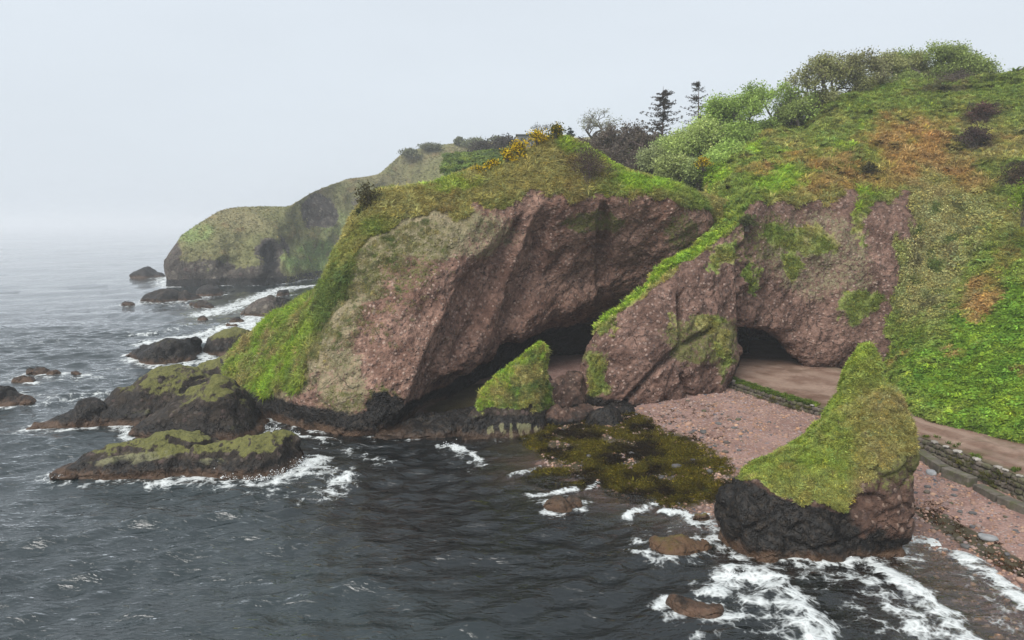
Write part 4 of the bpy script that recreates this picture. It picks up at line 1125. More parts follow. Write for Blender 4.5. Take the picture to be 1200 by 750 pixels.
def lump(name, sx, sy, sz, seed, sub=2, rough=.18, mat=None, flat=False):
    bm = bmesh.new()
    bmesh.ops.create_icosphere(bm, subdivisions=sub, radius=1.0)
    v = np.array([q.co[:] for q in bm.verts])
    d = np.sign(v) * np.abs(v) ** .75
    d = d * (1 + rough * fbm(v * 1.3 + seed * 7.1, 3, seed))[:, None] * np.array([sx, sy, sz])
    for q, c in zip(bm.verts, d): q.co = c
    me = bpy.data.meshes.new(name)
    bm.to_mesh(me); bm.free()
    if not flat:
        me.polygons.foreach_set("use_smooth", np.ones(len(me.polygons), bool))
    me.materials.append(mat)
    return me

def resample(line, step):
    d = np.concatenate([[0], np.cumsum(np.linalg.norm(np.diff(line[:, :2], axis=0), axis=1))])
    s = np.arange(0, d[-1], step)
    return np.stack([np.interp(s, d, line[:, k]) for k in range(3)], -1), s

def build_wall():
    e = ROAD_EDGE
    px, py = proj(e)
    k = (px > 848) & (px < 1300) & (e[:, 1] > 33)
    line = e[k]
    q, s = resample(line, 0.47)
    tang = np.gradient(q, axis=0); tang[:, 2] = 0
    tang /= np.linalg.norm(tang, axis=1, keepdims=True)
    out = np.stack([tang[:, 1], -tang[:, 0], 0 * tang[:, 0]], -1)
    if out[len(out) // 2, 0] > 0: out = -out
    root = thing("stone_wall", "low mossy drystone sea wall holding up the edge of the track", "wall", tuple(q[0]))
    b = Vector(q[0])
    meshes = [lump("stone", .27, .19, .155, 900 + i, 1, .22, M_WALL, True) for i in range(9)]
    caps = [lump("capstone", .25, .17, .075, 930 + i, 1, .2, M_CAP, True) for i in range(4)]
    r = random.Random(4)
    n = 0
    for j in range(4):
        for i in range(len(q)):
            if n >= 296: break
            # the hidden stretch behind the stack needs only the upper course
            pxx, _ = proj(q[i])
            if 965 < pxx < 1050 and j < 3: continue
            sh = .235 if j % 2 else 0
            c = q[i] + tang[i] * (sh + r.uniform(-.05, .05)) + out[i] * (.10 + .07 * (3 - j) + r.uniform(-.04, .05))
            o = link("stone", meshes[r.randrange(9)], root)
            o.location = Vector((c[0], c[1], .80 + .285 * j + r.uniform(-.03, .03))) - b
            o.rotation_euler = (r.uniform(-.15, .15), r.uniform(-.15, .15), math.atan2(tang[i][1], tang[i][0]) + r.uniform(-.2, .2))
            f = r.uniform(.85, 1.12)
            o.scale = (f, r.uniform(.9, 1.1), r.uniform(.9, 1.1))
            n += 1
    for (cx, cy) in [(858, 452), (1100, 519), (1109, 527), (1146, 540), (1150, 542), (1168, 549), (1181, 556), (1193, 560), (955, 476), (1122, 533)]:
        d = np.hypot(*(np.array(proj(q)) - np.array([[cx], [cy]])))
        i = int(np.argmin(d))
        o = link("capstone", caps[r.randrange(4)], root)
        c = q[i] + out[i] * .12
        o.location = Vector((c[0], c[1], 1.86)) - b
        o.rotation_euler = (r.uniform(-.1, .1), r.uniform(-.1, .1), math.atan2(tang[i][1], tang[i][0]) + r.uniform(-.5, .5))
        f = r.uniform(.7, 1.3); o.scale = (f, f, f)
    # rubble core behind the stones, so that no gap looks under the track
    qs, os_ = q, out
    k2 = (px > 848) & (e[:, 1] > 16)
    q, _ = resample(e[k2], 0.6)
    tg = np.gradient(q, axis=0); tg[:, 2] = 0; tg /= np.linalg.norm(tg, axis=1, keepdims=True)
    out = np.stack([tg[:, 1], -tg[:, 0], 0 * tg[:, 0]], -1)
    if out[len(out) // 2, 0] > 0: out = -out
    V, Fq = [], []
    for i in range(len(q)):
        for (dz, do) in ((1.74, -.5), (1.74, .05), (.3, .22), (.3, -.5)):
            c = q[i] + out[i] * do
            V.append((c[0] - b[0], c[1] - b[1], dz - b[2]))
    for i in range(len(q) - 1):
        for j in range(3):
            Fq.append((i * 4 + j, i * 4 + j + 1, i * 4 + j + 5, i * 4 + j + 4))
    link("rubble_core", fast_mesh("rubble_core", V, Fq, smooth=False, mats=[M_WALL]), root)
    return qs, tang, os_
WALL_Q, WALL_T, WALL_O = build_wall()

def slab_mesh(L, W, T, seed):
    bm = bmesh.new()
    bmesh.ops.create_cube(bm, size=1)
    bmesh.ops.subdivide_edges(bm, edges=bm.edges[:], cuts=3, use_grid_fill=True)
    for v in bm.verts:
        v.co = Vector((v.co.x * L, v.co.y * W, v.co.z * T))
    bmesh.ops.bevel(bm, geom=[e for e in bm.edges if len(e.link_faces) == 2 and e.calc_face_angle(0) > 1], offset=.03, segments=1, affect='EDGES')
    co = np.array([v.co[:] for v in bm.verts])
    d = fbm(co * 1.5 + seed * 3.3, 3, seed)
    for v, k in zip(bm.verts, d): v.co += Vector((.05 * k, .06 * k, .03 * k))
    me = bpy.data.meshes.new("slab"); bm.to_mesh(me); bm.free()
    me.materials.append(M_CONC)
    return me

def build_step():
    ends = [((1076, 527), (1107, 546)), ((1108, 547), (1141, 560)), ((1146, 567), (1172, 580)), ((1173, 581), (1206, 594))]
    zt = [1.28, 1.26, 1.02, 1.0]
    root = None
    for k, (a, c) in enumerate(ends):
        A, B = G(*a, zt[k]), G(*c, zt[k])
        mid = (A + B) / 2
        if root is None:
            root = thing("concrete_step", "weathered concrete step running along the foot of the sea wall", "step", tuple(mid)); b = Vector(mid)
        L = np.linalg.norm(B - A) * .985
        me = slab_mesh(L, .62, .75, 950 + k)
        o = link("slab", me, root)
        o.location = Vector((mid[0], mid[1], zt[k] - .36)) - b
        o.rotation_euler = (0, 0, math.atan2(B[1] - A[1], B[0] - A[0]))
build_step()

def beach_stone(px, py, wpx, label, mat, group=None, hf=.45, seed=0):
    c = G(px, py, 0.6)
    for _ in range(4):
        z = float(ground_z(c[None, 0], c[None, 1])[0]); c = G(px, py, max(z, .02))
    r = wpx / 2 / F * c[1]
    me = lump("beach_stone", r, r * .75, r * hf, seed, 3, .25, mat)
    o = link("beach_stone", me, None, label, "stone", group, loc=(c[0], c[1], z + r * hf * .35))
    o.rotation_euler = (0, 0, seed * 1.3)
    return o
beach_stone(1091, 555, 15, "smooth pale grey boulder lying by the concrete step", M_GREY, seed=1)
beach_stone(1158, 631, 21, "flat pale grey boulder beside the swash line", M_GREY, seed=2, hf=.3)
beach_stone(1125, 633, 12, "brown boulder left of the flat pale grey boulder", M_WALL, seed=3)
beach_stone(1131, 641, 11, "grey blue stone just below the brown boulder by the swash", M_DARKST, seed=4)
beach_stone(793, 548, 14, "dark grey stone lying in the middle of the olive seaweed", M_DARKST, seed=5)
beach_stone(824, 507, 10, "blue grey stone alone in the middle of the pink shingle", M_DARKST, seed=6)
sg = "dark stones scattered over the shingle"
rs = random.Random(9)
for k, (x, y, w) in enumerate([(865, 492, 8), (842, 497, 8), (860, 502, 7), (825, 482, 7), (822, 513, 5), (868, 512, 5), (850, 530, 8), (866, 528, 6), (838, 523, 6), (806, 470, 5), (846, 486, 5), (1087, 571, 8), (1086, 577, 9), (1118, 581, 7),
                               (1105, 582, 5), (1115, 590, 5), (1140, 602, 9), (1125, 600, 7), (1108, 605, 7), (1140, 618, 8), (1150, 626, 7), (1168, 640, 7), (1180, 650, 8), (1112, 628, 6), (1098, 620, 6), (1076, 596, 5), (1160, 590, 5), (1178, 606, 6), (1190, 622, 6), (785, 497, 5), (760, 492, 6), (812, 540, 8), (832, 553, 9), (846, 549, 8), (775, 560, 9), (740, 532, 8), (715, 520, 9), (690, 535, 8)]):
    beach_stone(x, y, w, "small dark stone on the pink shingle beach", M_DARKST if k % 3 else M_WALL, sg, seed=20 + k)
# ------------------------------------------------------------------ plant cover
def proto_mesh(name, quads, lv, mat):
    """quads: (n,4,3)"""
    n = len(quads)
    me = fast_mesh(name, quads.reshape(-1, 3), np.arange(n * 4).reshape(n, 4), {"lv": (np.repeat(lv, 4), 'FLOAT')}, smooth=False, mats=[mat])
    return me

def grass_proto(seed, n=15, h=.5, spread=.22, w=.045, droop=.35):
    r = np.random.default_rng(seed)
    Q, L = [], []
    for k in range(n):
        a = r.uniform(0, 6.283); b = r.uniform(0, spread)
        base = np.array([math.cos(a) * b, math.sin(a) * b, -.05])
        yaw = a + r.normal(0, .6)
        d = np.array([math.cos(yaw), math.sin(yaw), 0]); s = np.array([-d[1], d[0], 0])
        hh = h * r.uniform(.55, 1.2); ln = hh * r.uniform(.25, 1.0) * droop * 2
        p1 = base + d * ln * .35 + np.array([0, 0, hh * .65]); p2 = base + d * ln + np.array([0, 0, hh * r.uniform(.75, 1.0)])
        ww = w * r.uniform(.7, 1.4)
        Q.append([base - s * ww, base + s * ww, p1 + s * ww * .8, p1 - s * ww * .8]); Q.append([p1 - s * ww * .8, p1 + s * ww * .8, p2 + s * ww * .1, p2 - s * ww * .1])
        l = r.uniform(); L += [l, l]
    return proto_mesh("grass_tuft", np.array(Q), np.array(L), M_TUFT)

def leafy_proto(seed, n=26, R=.32, size=.12, dome=.75):
    r = np.random.default_rng(seed)
    Q, L = [], []
    for k in range(n):
        v = r.normal(size=3); v[2] = abs(v[2]) * dome; v /= np.linalg.norm(v)
        c = v * R * r.uniform(.55, 1.1)
        nrm = v + r.normal(size=3) * .55 + np.array([0, 0, .4]); nrm /= np.linalg.norm(nrm)
        t = np.cross(nrm, r.normal(size=3)); t /= np.linalg.norm(t); b = np.cross(nrm, t)
        s = size * r.uniform(.6, 1.3)
        Q.append([c - t * s, c - b * s * .45, c + t * s, c + b * s * .45]); L.append(r.uniform())
    return proto_mesh("leaf_clump", np.array(Q), np.array(L), M_TUFT)

def frond_proto(seed, n=9, h=.42):
    """ fronds arching out of one root, leaflets on both sides """
    r = np.random.default_rng(seed)
    Q, L = [], []
    for k in range(n):
        a = r.uniform(0, 6.283); d = np.array([math.cos(a), math.sin(a), 0]); s = np.array([-d[1], d[0], 0])
        ln = h * r.uniform(.7, 1.2); l = r.uniform()
        prev = np.array([0, 0, -.03.real])
        for j in range(1, 4):
            f = j / 3
            c = d * ln * f * .85 + np.array([0, 0, h * (f * 1.5 - f * f * .95)])
            w = .085 * (1.15 - f * .8)
            Q.append([prev - s * w * 1.1, prev + s * w * 1.1, c + s * w, c - s * w]); L.append(l)
            prev = c
    return proto_mesh("frond_clump", np.array(Q), np.array(L), M_TUFT)

def coll(name, meshes):
    c = bpy.data.collections.new(name)
    for i, m in enumerate(meshes):
        o = bpy.data.objects.new(m.name, m)
        c.objects.link(o)
    return c
C_GRASS = coll("grass_kinds", [grass_proto(1, 20, .34, .26, .035, .55), grass_proto(2, 22, .28, .30, .035, .7), grass_proto(3, 16, .42, .2, .03, .6)])
C_LONG = coll("long_grass_kinds", [grass_proto(11, 20, .58, .28, .035, .8), grass_proto(12, 22, .5, .3, .035, .9)])
C_LEAF = coll("leaf_kinds", [leafy_proto(21, 34, .32, .085), leafy_proto(22, 40, .36, .08), frond_proto(23), frond_proto(24, 11, .36)])
C_SCRUB = coll("scrub_kinds", [leafy_proto(31, 34, .38, .075, 1.0), leafy_proto(32, 44, .42, .06, .9), leafy_proto(33, 30, .34, .065, 1.1)])
C_WEED = coll("weed_kinds", [leafy_proto(41, 24, .24, .075, .10), leafy_proto(42, 20, .3, .06, .14), grass_proto(43, 18, .07, .22, .035, 3.5)])

def gn_scatter(name, coll_, pts, zdir, scale, tint, label, cat, parent=None, base=None, seed=0):
    n = len(pts)
    r = np.random.default_rng(seed + 5)
    z = zdir / np.maximum(np.linalg.norm(zdir, axis=1, keepdims=True), 1e-6)
    ya = r.uniform(0, 2 * np.pi, n)
    ref = np.stack([np.cos(ya), np.sin(ya), np.zeros(n)], -1)
    x = ref - z * np.sum(ref * z, 1, keepdims=True); x /= np.maximum(np.linalg.norm(x, axis=1, keepdims=True), 1e-6)
    y = np.cross(z, x)
    eul = np.stack([np.arctan2(y[:, 2], z[:, 2]), -np.arcsin(np.clip(x[:, 2], -1, 1)), np.arctan2(x[:, 1], x[:, 0])], -1)
    me = bpy.data.meshes.new(name)
    me.vertices.add(n)
    b = np.zeros(3) if base is None else np.asarray(base)
    me.vertices.foreach_set("co", np.ascontiguousarray(pts - b, np.float32).ravel())
    set_attr(me, "rot", eul, 'FLOAT_VECTOR'); set_attr(me, "scl", scale); set_attr(me, "pick", r.integers(0, len(coll_.objects), n), 'INT')
    set_attr(me, "tint", np.concatenate([np.clip(tint, 0.004, .8), np.ones((n, 1))], 1), 'FLOAT_COLOR')
    me.update()
    o = link(name, me, parent, label, cat, None, "stuff")
    ng = bpy.data.node_groups.new(name, 'GeometryNodeTree')
    ng.interface.new_socket("Geometry", in_out='INPUT', socket_type='NodeSocketGeometry')
    ng.interface.new_socket("Geometry", in_out='OUTPUT', socket_type='NodeSocketGeometry')
    N = ng.nodes
    gi, go = N.new("NodeGroupInput"), N.new("NodeGroupOutput")
    iop = N.new("GeometryNodeInstanceOnPoints"); ci = N.new("GeometryNodeCollectionInfo")
    ci.inputs["Collection"].default_value = coll_; ci.inputs["Separate Children"].default_value = True; ci.inputs["Reset Children"].default_value = True
    def na(nm, typ):
        q = N.new("GeometryNodeInputNamedAttribute"); q.data_type = typ; q.inputs["Name"].default_value = nm
        return q.outputs["Attribute"]
    Lk = ng.links.new
    Lk(gi.outputs[0], iop.inputs["Points"]); Lk(ci.outputs[0], iop.inputs["Instance"])
    iop.inputs["Pick Instance"].default_value = True
    Lk(na("pick", 'INT'), iop.inputs["Instance Index"]); Lk(na("rot", 'FLOAT_VECTOR'), iop.inputs["Rotation"]); Lk(na("scl", 'FLOAT'), iop.inputs["Scale"])
    Lk(iop.outputs[0], go.inputs[0])
    md = o.modifiers.new("scatter", 'NODES'); md.node_group = ng
    return o

def sample_grid(d, weight, count, seed):
    """random points on a dense surface grid, chance ~ area x weight"""
    r = np.random.default_rng(seed)
    V = d['V']
    a = V[:-1, :-1]; b = V[1:, :-1]; c = V[:-1, 1:]; e = V[1:, 1:]
    area = np.linalg.norm(np.cross(b - a, c - a), axis=-1)
    w = weight[:-1, :-1]
    pr = (area * w).ravel(); pr = pr / pr.sum()
    k = r.choice(len(pr), count, p=pr)
    i, j = np.unravel_index(k, area.shape)
    s, t = r.uniform(size=(2, count, 1))
    pts = (a[i, j] * (1 - s) + b[i, j] * s) * (1 - t) + (c[i, j] * (1 - s) + e[i, j] * s) * t
    return pts, d['N'][i, j], d['g'][i, j], i, j

def jitter(g, seed, amt=.28):
    r = np.random.default_rng(seed)
    f = np.exp(r.normal(0, amt, (len(g), 1)))
    h = r.normal(0, .10, (len(g), 1))
    return g * f * np.concatenate([1 + h, 1 + .2 * h, 1 - h], 1)

def view_w(d, back=.12):
    V, N = d['V'], d['N']
    f = np.sum(N * (np.array([0, 0, H]) - V), -1) / np.linalg.norm(V - np.array([0, 0, H]), axis=-1)
    px, py = d['px'], d['py']
    on = (px > -60) & (px < 1400) & (py > -50) & (py < 800)
    return np.where(on, back + (1 - back) * sstep(-.35, .1, f), back * .6)

def cover(name, d, w, count, coll_, label, up=.55, smin=.7, smax=1.35, seed=0, sink=0.02, parent=None, base=None, boost=1.0, cat="grass"):
    fine = coll_ in (C_GRASS, C_LONG)
    if fine: count = int(count * 1.9)
    pts, n, g, i, j = sample_grid(d, w, count, seed)
    r = np.random.default_rng(seed + 1)
    z = n * (1 - up) + np.array([0, 0, up]) + r.normal(0, .16, n.shape)
    sc = (.70 if fine else .9) * (smin + smax) / 2 * np.clip(np.exp(r.normal(-.04, .34, count)), .4, 1.8) * np.clip(1 + .5 * fbm(pts * .5, 2, seed + 3), .5, 1.5)
    return gn_scatter(name, coll_, pts - n * sink, z, sc, jitter(g, seed + 2) * boost, label, cat, parent, base, seed)

# headland turf: long tussocks hanging over the lip, shorter grass above, streaming grass on the left slope
wA = view_w(LA) * (LA['veg'] > .5)
leftA = sstep(3.2, 2.5, LA['u'])
cover("grass", LA, wA * (LA['v'] > 4.6) * (1 - leftA), 24000, C_GRASS, "rough yellow green grass on the crown of the big cave headland", seed=101, smin=.45, smax=1.05, boost=1.15)
cover("grass", LA, wA * (LA['v'] > 4.3) * (LA['v'] < 5.9) * (1 - leftA), 4500, C_LONG, "long dry grass hanging over the lip of the big cave cliff", seed=104, up=.25, smin=.4, smax=.9, cat="grass")
cover("grass", LA, wA * leftA, 12000, C_LONG, "bright streaming grass on the slope at the seaward end of the headland", seed=107, up=.05, smin=.4, smax=.9)
wl = view_w(LA) * (LA['v'] <= 4.9) * (LA['v'] > 1.6) * (1 - leftA) * np.clip(sstep(.2, .6, LA['veg']) + .5 * sstep(600, 430, LA['px'] + .8 * (LA['py'] - 250) + 60 * fbm(LA['V'] * .4, 3, 6)) * sstep(470, 400, LA['py']), 0, 1) * sstep(-.15, .25, fbm(LA['V'] * 1.2, 3, 9))
LA2 = dict(LA); LA2['g'] = lerp(np.array([.27, .25, .12]), np.array([.10, .14, .04]), sstep(-.05, .3, fbm(LA['V'] * .9, 3, 10)))
cover("cliff_scrub", LA2, wl, 3600, C_SCRUB, "ivy and dry scrub clinging to the seaward cliff face", seed=110, up=.25, smin=.22, smax=.6, cat="plants")

# hillside
wB = view_w(LB) * sstep(.35, .65, LB['veg'])
wpx = LB['px'] + 22 * fbm(LB['V'] * .3, 4, 421); wpy = LB['py'] + 14 * fbm(LB['V'] * .3, 4, 422)
slope = np.clip(1.3 * blob(wpx, wpy, 1165, 420, 125, 115) * sstep(330, 400, wpy + .55 * (wpx - 1060)), 0, 1) * (LB['v'] > 1.02)
slope = np.where((LB['px'] > 1180) & (LB['v'] > 1.02) & (LB['v'] < 4.2), np.maximum(slope, .9), slope)
scr = np.clip(np.maximum(blob(wpx, wpy, 1085, 300, 52, 110), .8 * blob(wpx, wpy, 1120, 255, 55, 45)), 0, 1) * (1 - slope)
onface = (LB['v'] < 4.9) * (LB['u'] < 10.2)
scr = scr * (1 - onface)
top = np.clip(1 - slope - scr, 0, 1) * (1 - onface)
cover("grass", LB, view_w(LB) * onface * sstep(.5, .75, LB['veg'] + .3 * fbm(LB['V'] * 1.2, 3, 425)), 2600, C_GRASS, "thin grass rooted in cracks and ledges of the right bluff", seed=118, up=.35, smin=.35, smax=.8)
cover("grass", LB, wB * top, 66000, C_GRASS, "green and rust coloured rough grass over the upper hillside", seed=121, smin=.6, smax=1.3, boost=1.25)
cover("grass", LB, wB * top * (LB['v'] > 4.7) * (LB['v'] < 6.2) * (LB['u'] > 4.5), 4000, C_LONG, "long yellowed grass along the cliff edge of the right bluff", seed=124, up=.3, smin=.6, smax=1.15)
cover("bracken", LB, wB * top * sstep(-.1, .3, fbm(LB['V'] * .25, 3, 77)), 9000, C_LEAF, "low bracken and leafy plants among the hillside grass", seed=127, smin=.45, smax=1.0, boost=.9, cat="plants")
cover("leafy_plants", LB, wB * slope, 38000, C_LEAF, "bright green leafy plants covering the slope above the track", seed=130, smin=.45, smax=1.25, sink=.04, cat="plants")
cover("grass", LB, wB * slope, 5000, C_GRASS, "grass blades between the leafy plants above the track", seed=133, smin=.6, smax=1.2)
cover("ivy_scrub", LB, wB * scr, 9000, C_SCRUB, "pale shaggy scrub and ivy over the cliff beside the slope", seed=136, up=.3, smin=.5, smax=1.4, cat="plants")

cover("bracken", LB, wB * top * sstep(.0, .35, fbm(LB['V'] * .3, 4, 79)) * (LB['v'] > 5.3), 3000, C_LEAF, "taller dark clumps of bracken and bramble dotted over the upper hill", seed=128, smin=1.1, smax=2.1, boost=.62, cat="plants")
cover("ivy_scrub", LB, wB * scr * sstep(-.05, .3, fbm(LB['V'] * .7, 3, 80)), 2600, C_SCRUB, "larger shaggy bushes of pale scrub hanging beside the slope", seed=139, up=.3, smin=.9, smax=1.6, cat="plants")
# valley and far headland
cover("undergrowth", LD, view_w(LD, .02) * (LD['V'][..., 1] > 80) * (LD['V'][..., 1] < 175), 7000, C_LEAF, "dull undergrowth on the ground beneath the wood", seed=140, smin=1.2, smax=2.4, boost=.8, cat="plants")
wE = view_w(LE, .02) * (LE['veg'] > .5)
cover("grass", LE, wE, 40000, C_GRASS, "grass and heath over the far headland", seed=143, smin=.5, smax=1.1, boost=1.0)

# the sea stack and the grassy rock
for k, d in enumerate(STACK_SC):
    d['px'], d['py'] = proj(d['V'])
    w = view_w(d, .5) * (d['veg'] > .5)
    cover("turf", d, w, [11000, 6000][k], C_GRASS, None, up=.3, smin=.25, smax=.62, seed=150 + k * 3, parent=STACK, base=STACK_BASE, cat=None)
o, V, N, a = GB
gx, gy = proj(V)
d = dict(V=V, N=N, g=a['g'], px=gx, py=gy)
cover("turf", d, view_w(d, .4) * (a['veg'] > .5), 2600, C_GRASS, None, up=.35, smin=.3, smax=.75, seed=160, parent=o, base=np.array(o.location), cat=None)

# seaweed flat, weed on the tide line, pebbles on the shingle
def on_ground(n, xr, yr, fn, seed):
    r = np.random.default_rng(seed)
    X = r.uniform(*xr, n); Y = r.uniform(*yr, n)
    z = ground_z(X, Y)
    p = np.stack([X, Y, z], -1)
    px, py = proj(p)
    keep = r.uniform(size=n) < fn(px, py, p)
    return p[keep]
def weed_w(px, py, p):
    n = fbm(p * .45, 3, 801)
    px = px + 20 * n; py = py + 10 * n
    return np.clip(np.maximum.reduce([blob(px, py, 765, 548, 95, 42, 10), .8 * blob(px, py, 665, 512, 70, 30, 20), .8 * blob(px, py, 655, 562, 45, 14), .5 * blob(px, py, 745, 496, 30, 12, 20)]) * sstep(-.30, .02, n + .5 * fbm(p * 1.1, 3, 803)), 0, 1) * (p[:, 2] > -.35)
wp = on_ground(100000, (0, 14), (30, 60), weed_w, 805)
wt = lerp(np.array([.105, .088, .013]), np.array([.024, .017, .010]), sstep(-.12, .18, fbm(wp * .55, 4, 807)))
gn_scatter("seaweed", C_WEED, wp + np.array([0, 0, .03]), np.tile([0, 0, 1.0], (len(wp), 1)) + RNG.normal(0, .2, wp.shape), RNG.uniform(.45, 1.0, len(wp)), jitter(wt, 809), "olive and brown seaweed carpet on the rocks between shingle and water", "seaweed", seed=811)
def litter_w(px, py, p):
    n = fbm(p * .8, 3, 821)
    return np.clip(np.maximum.reduce([.8 * blob(px, py + 14 * n, 1150, 640, 110, 13, 32), .5 * blob(px, py, 1095, 608, 40, 10, 20), .25 * blob(px, py, 800, 500, 60, 30)]), 0, 1) * (p[:, 2] > .12) * sstep(-.1, .3, n)
lp = on_ground(26000, (8, 34), (26, 60), litter_w, 823)
gn_scatter("weed_litter", C_WEED, lp + np.array([0, 0, .02]), np.tile([0, 0, 1.0], (len(lp), 1)) + RNG.normal(0, .2, lp.shape), RNG.uniform(.35, .9, len(lp)), jitter(np.tile([.06, .03, .014], (len(lp), 1)), 825), "brown weed litter along the tide line right of the stack", "seaweed", seed=827)
M_PEB = leaf_mat("pebble", True, 0.0, .2)
def peb_proto(seed):
    bm = bmesh.new(); bmesh.ops.create_icosphere(bm, subdivisions=1, radius=.1)
    v = np.array([q.co[:] for q in bm.verts]); d = v * (1 + .3 * fbm(v * 9 + seed, 2, seed))[:, None] * np.array([1, .8, .55])
    for q, c in zip(bm.verts, d): q.co = c
    me = bpy.data.meshes.new("pebble"); bm.to_mesh(me); bm.free(); me.materials.append(M_PEB)
    me.polygons.foreach_set("use_smooth", np.ones(len(me.polygons), bool))
    set_attr(me, "lv", np.full(len(me.vertices), .5))
    return me
C_PEB = coll("pebble_kinds", [peb_proto(s) for s in range(4)])
pp = on_ground(60000, (2, 36), (24, 62), lambda px, py, p: (p[:, 2] > -.3) * (px > 600) * (px < 1260) * (.35 + .65 * sstep(0, .4, fbm(p * .5, 3, 831))) * (1 - .93 * weed_w(px, py, p)), 833)
pc = lerp(np.array([.20, .125, .10]), np.array([.30, .215, .18]), RNG.uniform(size=len(pp)))
pc[RNG.uniform(size=len(pp)) < .13] = [.10, .09, .09]
gn_scatter("pebbles", C_PEB, pp, np.tile([0, 0, 1.0], (len(pp), 1)) + RNG.normal(0, .2, pp.shape), np.exp(RNG.normal(-.35, .45, len(pp))), jitter(pc, 835, .15), "pink and grey pebbles of the shingle beach", "pebbles", seed=837)
# grass fringe on top of the sea wall
q = np.concatenate([WALL_Q + np.array([0, 0, .02]) - WALL_O * s for s in (.15, .35, .6)])
qx, qy = proj(q)
k1 = (qx < 960)
gq = np.repeat(q[k1], 9, 0) + RNG.normal(0, .18, (k1.sum() * 9, 3)) * np.array([1, 1, .1])
q2 = np.repeat(q[~k1], 3, 0) + RNG.normal(0, .2, ((~k1).sum() * 3, 3)) * np.array([1, 1, .1]); q2 = q2[fbm(q2 * .8, 2, 3) > .12]
gq = np.concatenate([gq, q2])
gn_scatter("grass", C_GRASS, gq, np.tile([0, 0, 1.0], (len(gq), 1)), RNG.uniform(.25, .6, len(gq)), jitter(np.tile([.11, .16, .03], (len(gq), 1)), 841), "grass fringe growing along the top of the sea wall", "grass", seed=843)
q = np.repeat(WALL_Q + WALL_O * .32, 8, 0) + RNG.normal(0, .12, (len(WALL_Q) * 8, 3)) * np.array([1, 1, 0]); q[:, 2] = RNG.uniform(.8, 1.75, len(q)); q += np.repeat(WALL_O, 8, 0) * (.15 * (1.8 - q[:, 2:3]))
q = q[fbm(q * .9, 2, 5) > .02]
gn_scatter("wall_moss", C_WEED, q, np.tile([0, -.4, 1.0], (len(q), 1)), RNG.uniform(.4, .9, len(q)), jitter(np.tile([.075, .075, .022], (len(q), 1)), 845), "moss and weeds growing in the face of the sea wall", "moss", seed=847)

t = NT("spray"); t.surf(Base_Color=(.75, .78, .79), Roughness=.6, Subsurface_Weight=0.0)
M_SPRAY = t.m
def drop_proto(seed):
    bm = bmesh.new(); bmesh.ops.create_icosphere(bm, subdivisions=1, radius=.013)
    for v in bm.verts: v.co *= random.uniform(.7, 1.3)
    me = bpy.data.meshes.new("droplet"); bm.to_mesh(me); bm.free(); me.materials.append(M_SPRAY)
    return me
gn_scatter("sea_spray", coll("spray_kinds", [drop_proto(s) for s in range(3)]), SPRAY, np.tile([0, 0, 1.0], (len(SPRAY), 1)), np.exp(RNG.normal(0, .5, len(SPRAY))), np.ones((len(SPRAY), 3)), "white spray thrown up where waves hit the rocks", "spray", seed=849)
# ------------------------------------------------------------------ trees and bushes
def tube(path, radii, sides=5):
    path = np.asarray(path, float); n = len(path)
    t = np.gradient(path, axis=0); t /= np.maximum(np.linalg.norm(t, axis=1, keepdims=True), 1e-9)
    ref = np.where(np.abs(t[:, 2:3]) > .9, np.array([[1.0, 0, 0]]), np.array([[0, 0, 1.0]]))
    a = np.cross(t, ref); a /= np.maximum(np.linalg.norm(a, axis=1, keepdims=True), 1e-9); b = np.cross(t, a)
    th = np.linspace(0, 2 * np.pi, sides, endpoint=False)
    V = path[:, None] + np.asarray(radii)[:, None, None] * (a[:, None] * np.cos(th)[None, :, None] + b[:, None] * np.sin(th)[None, :, None])
    F_ = []
    for i in range(n - 1):
        for j in range(sides):
            k = (j + 1) % sides
            F_.append((i * sides + j, i * sides + k, (i + 1) * sides + k, (i + 1) * sides + j))
    return V.reshape(-1, 3), F_

class Wood:
    def __init__(s): s.V, s.F, s.n, s.tips = [], [], 0, []
    def add(s, path, rad_, sides=5):
        V, F_ = tube(path, rad_, sides)
        s.V.append(V); s.F += [tuple(i + s.n for i in f) for f in F_]; s.n += len(V)
    def mesh(s, name, mat): return fast_mesh(name, np.concatenate(s.V), np.array(s.F), mats=[mat])

def grow(w, p, d, L, r, depth, rng, lean, up, spread, kids=3, twig=0):
    n = 4
    path = [p]; dd = d / np.linalg.norm(d)
    for k in range(n):
        dd = dd + rng.normal(0, .13, 3) + lean * .10 + np.array([0, 0, up * .08]); dd /= np.linalg.norm(dd)
        path.append(path[-1] + dd * L / n)
    w.add(path, np.linspace(r, r * .55, n + 1), 6 if depth > 2 else (4 if depth > 0 else 3))
    if depth == 0:
        w.tips += [path[-1], path[-2], path[-3]]
        return
    if depth <= 1: w.tips += [path[-1], path[-2]]
    for k in range(kids):
        f = rng.uniform(.45, 1.0) if k else 1.0
        i = min(int(f * n), n - 1)
        q = path[i] * (1 - (f * n - i)) + path[i + 1] * (f * n - i) if f < 1 else path[-1]
        side = rng.normal(size=3); side -= dd * (side @ dd); side /= np.linalg.norm(side)
        nd = dd * (1 - spread * .5) + side * spread
        grow(w, q, nd, L * rng.uniform(.6, .82), r * .58, depth - 1, rng, lean, up, spread, kids)

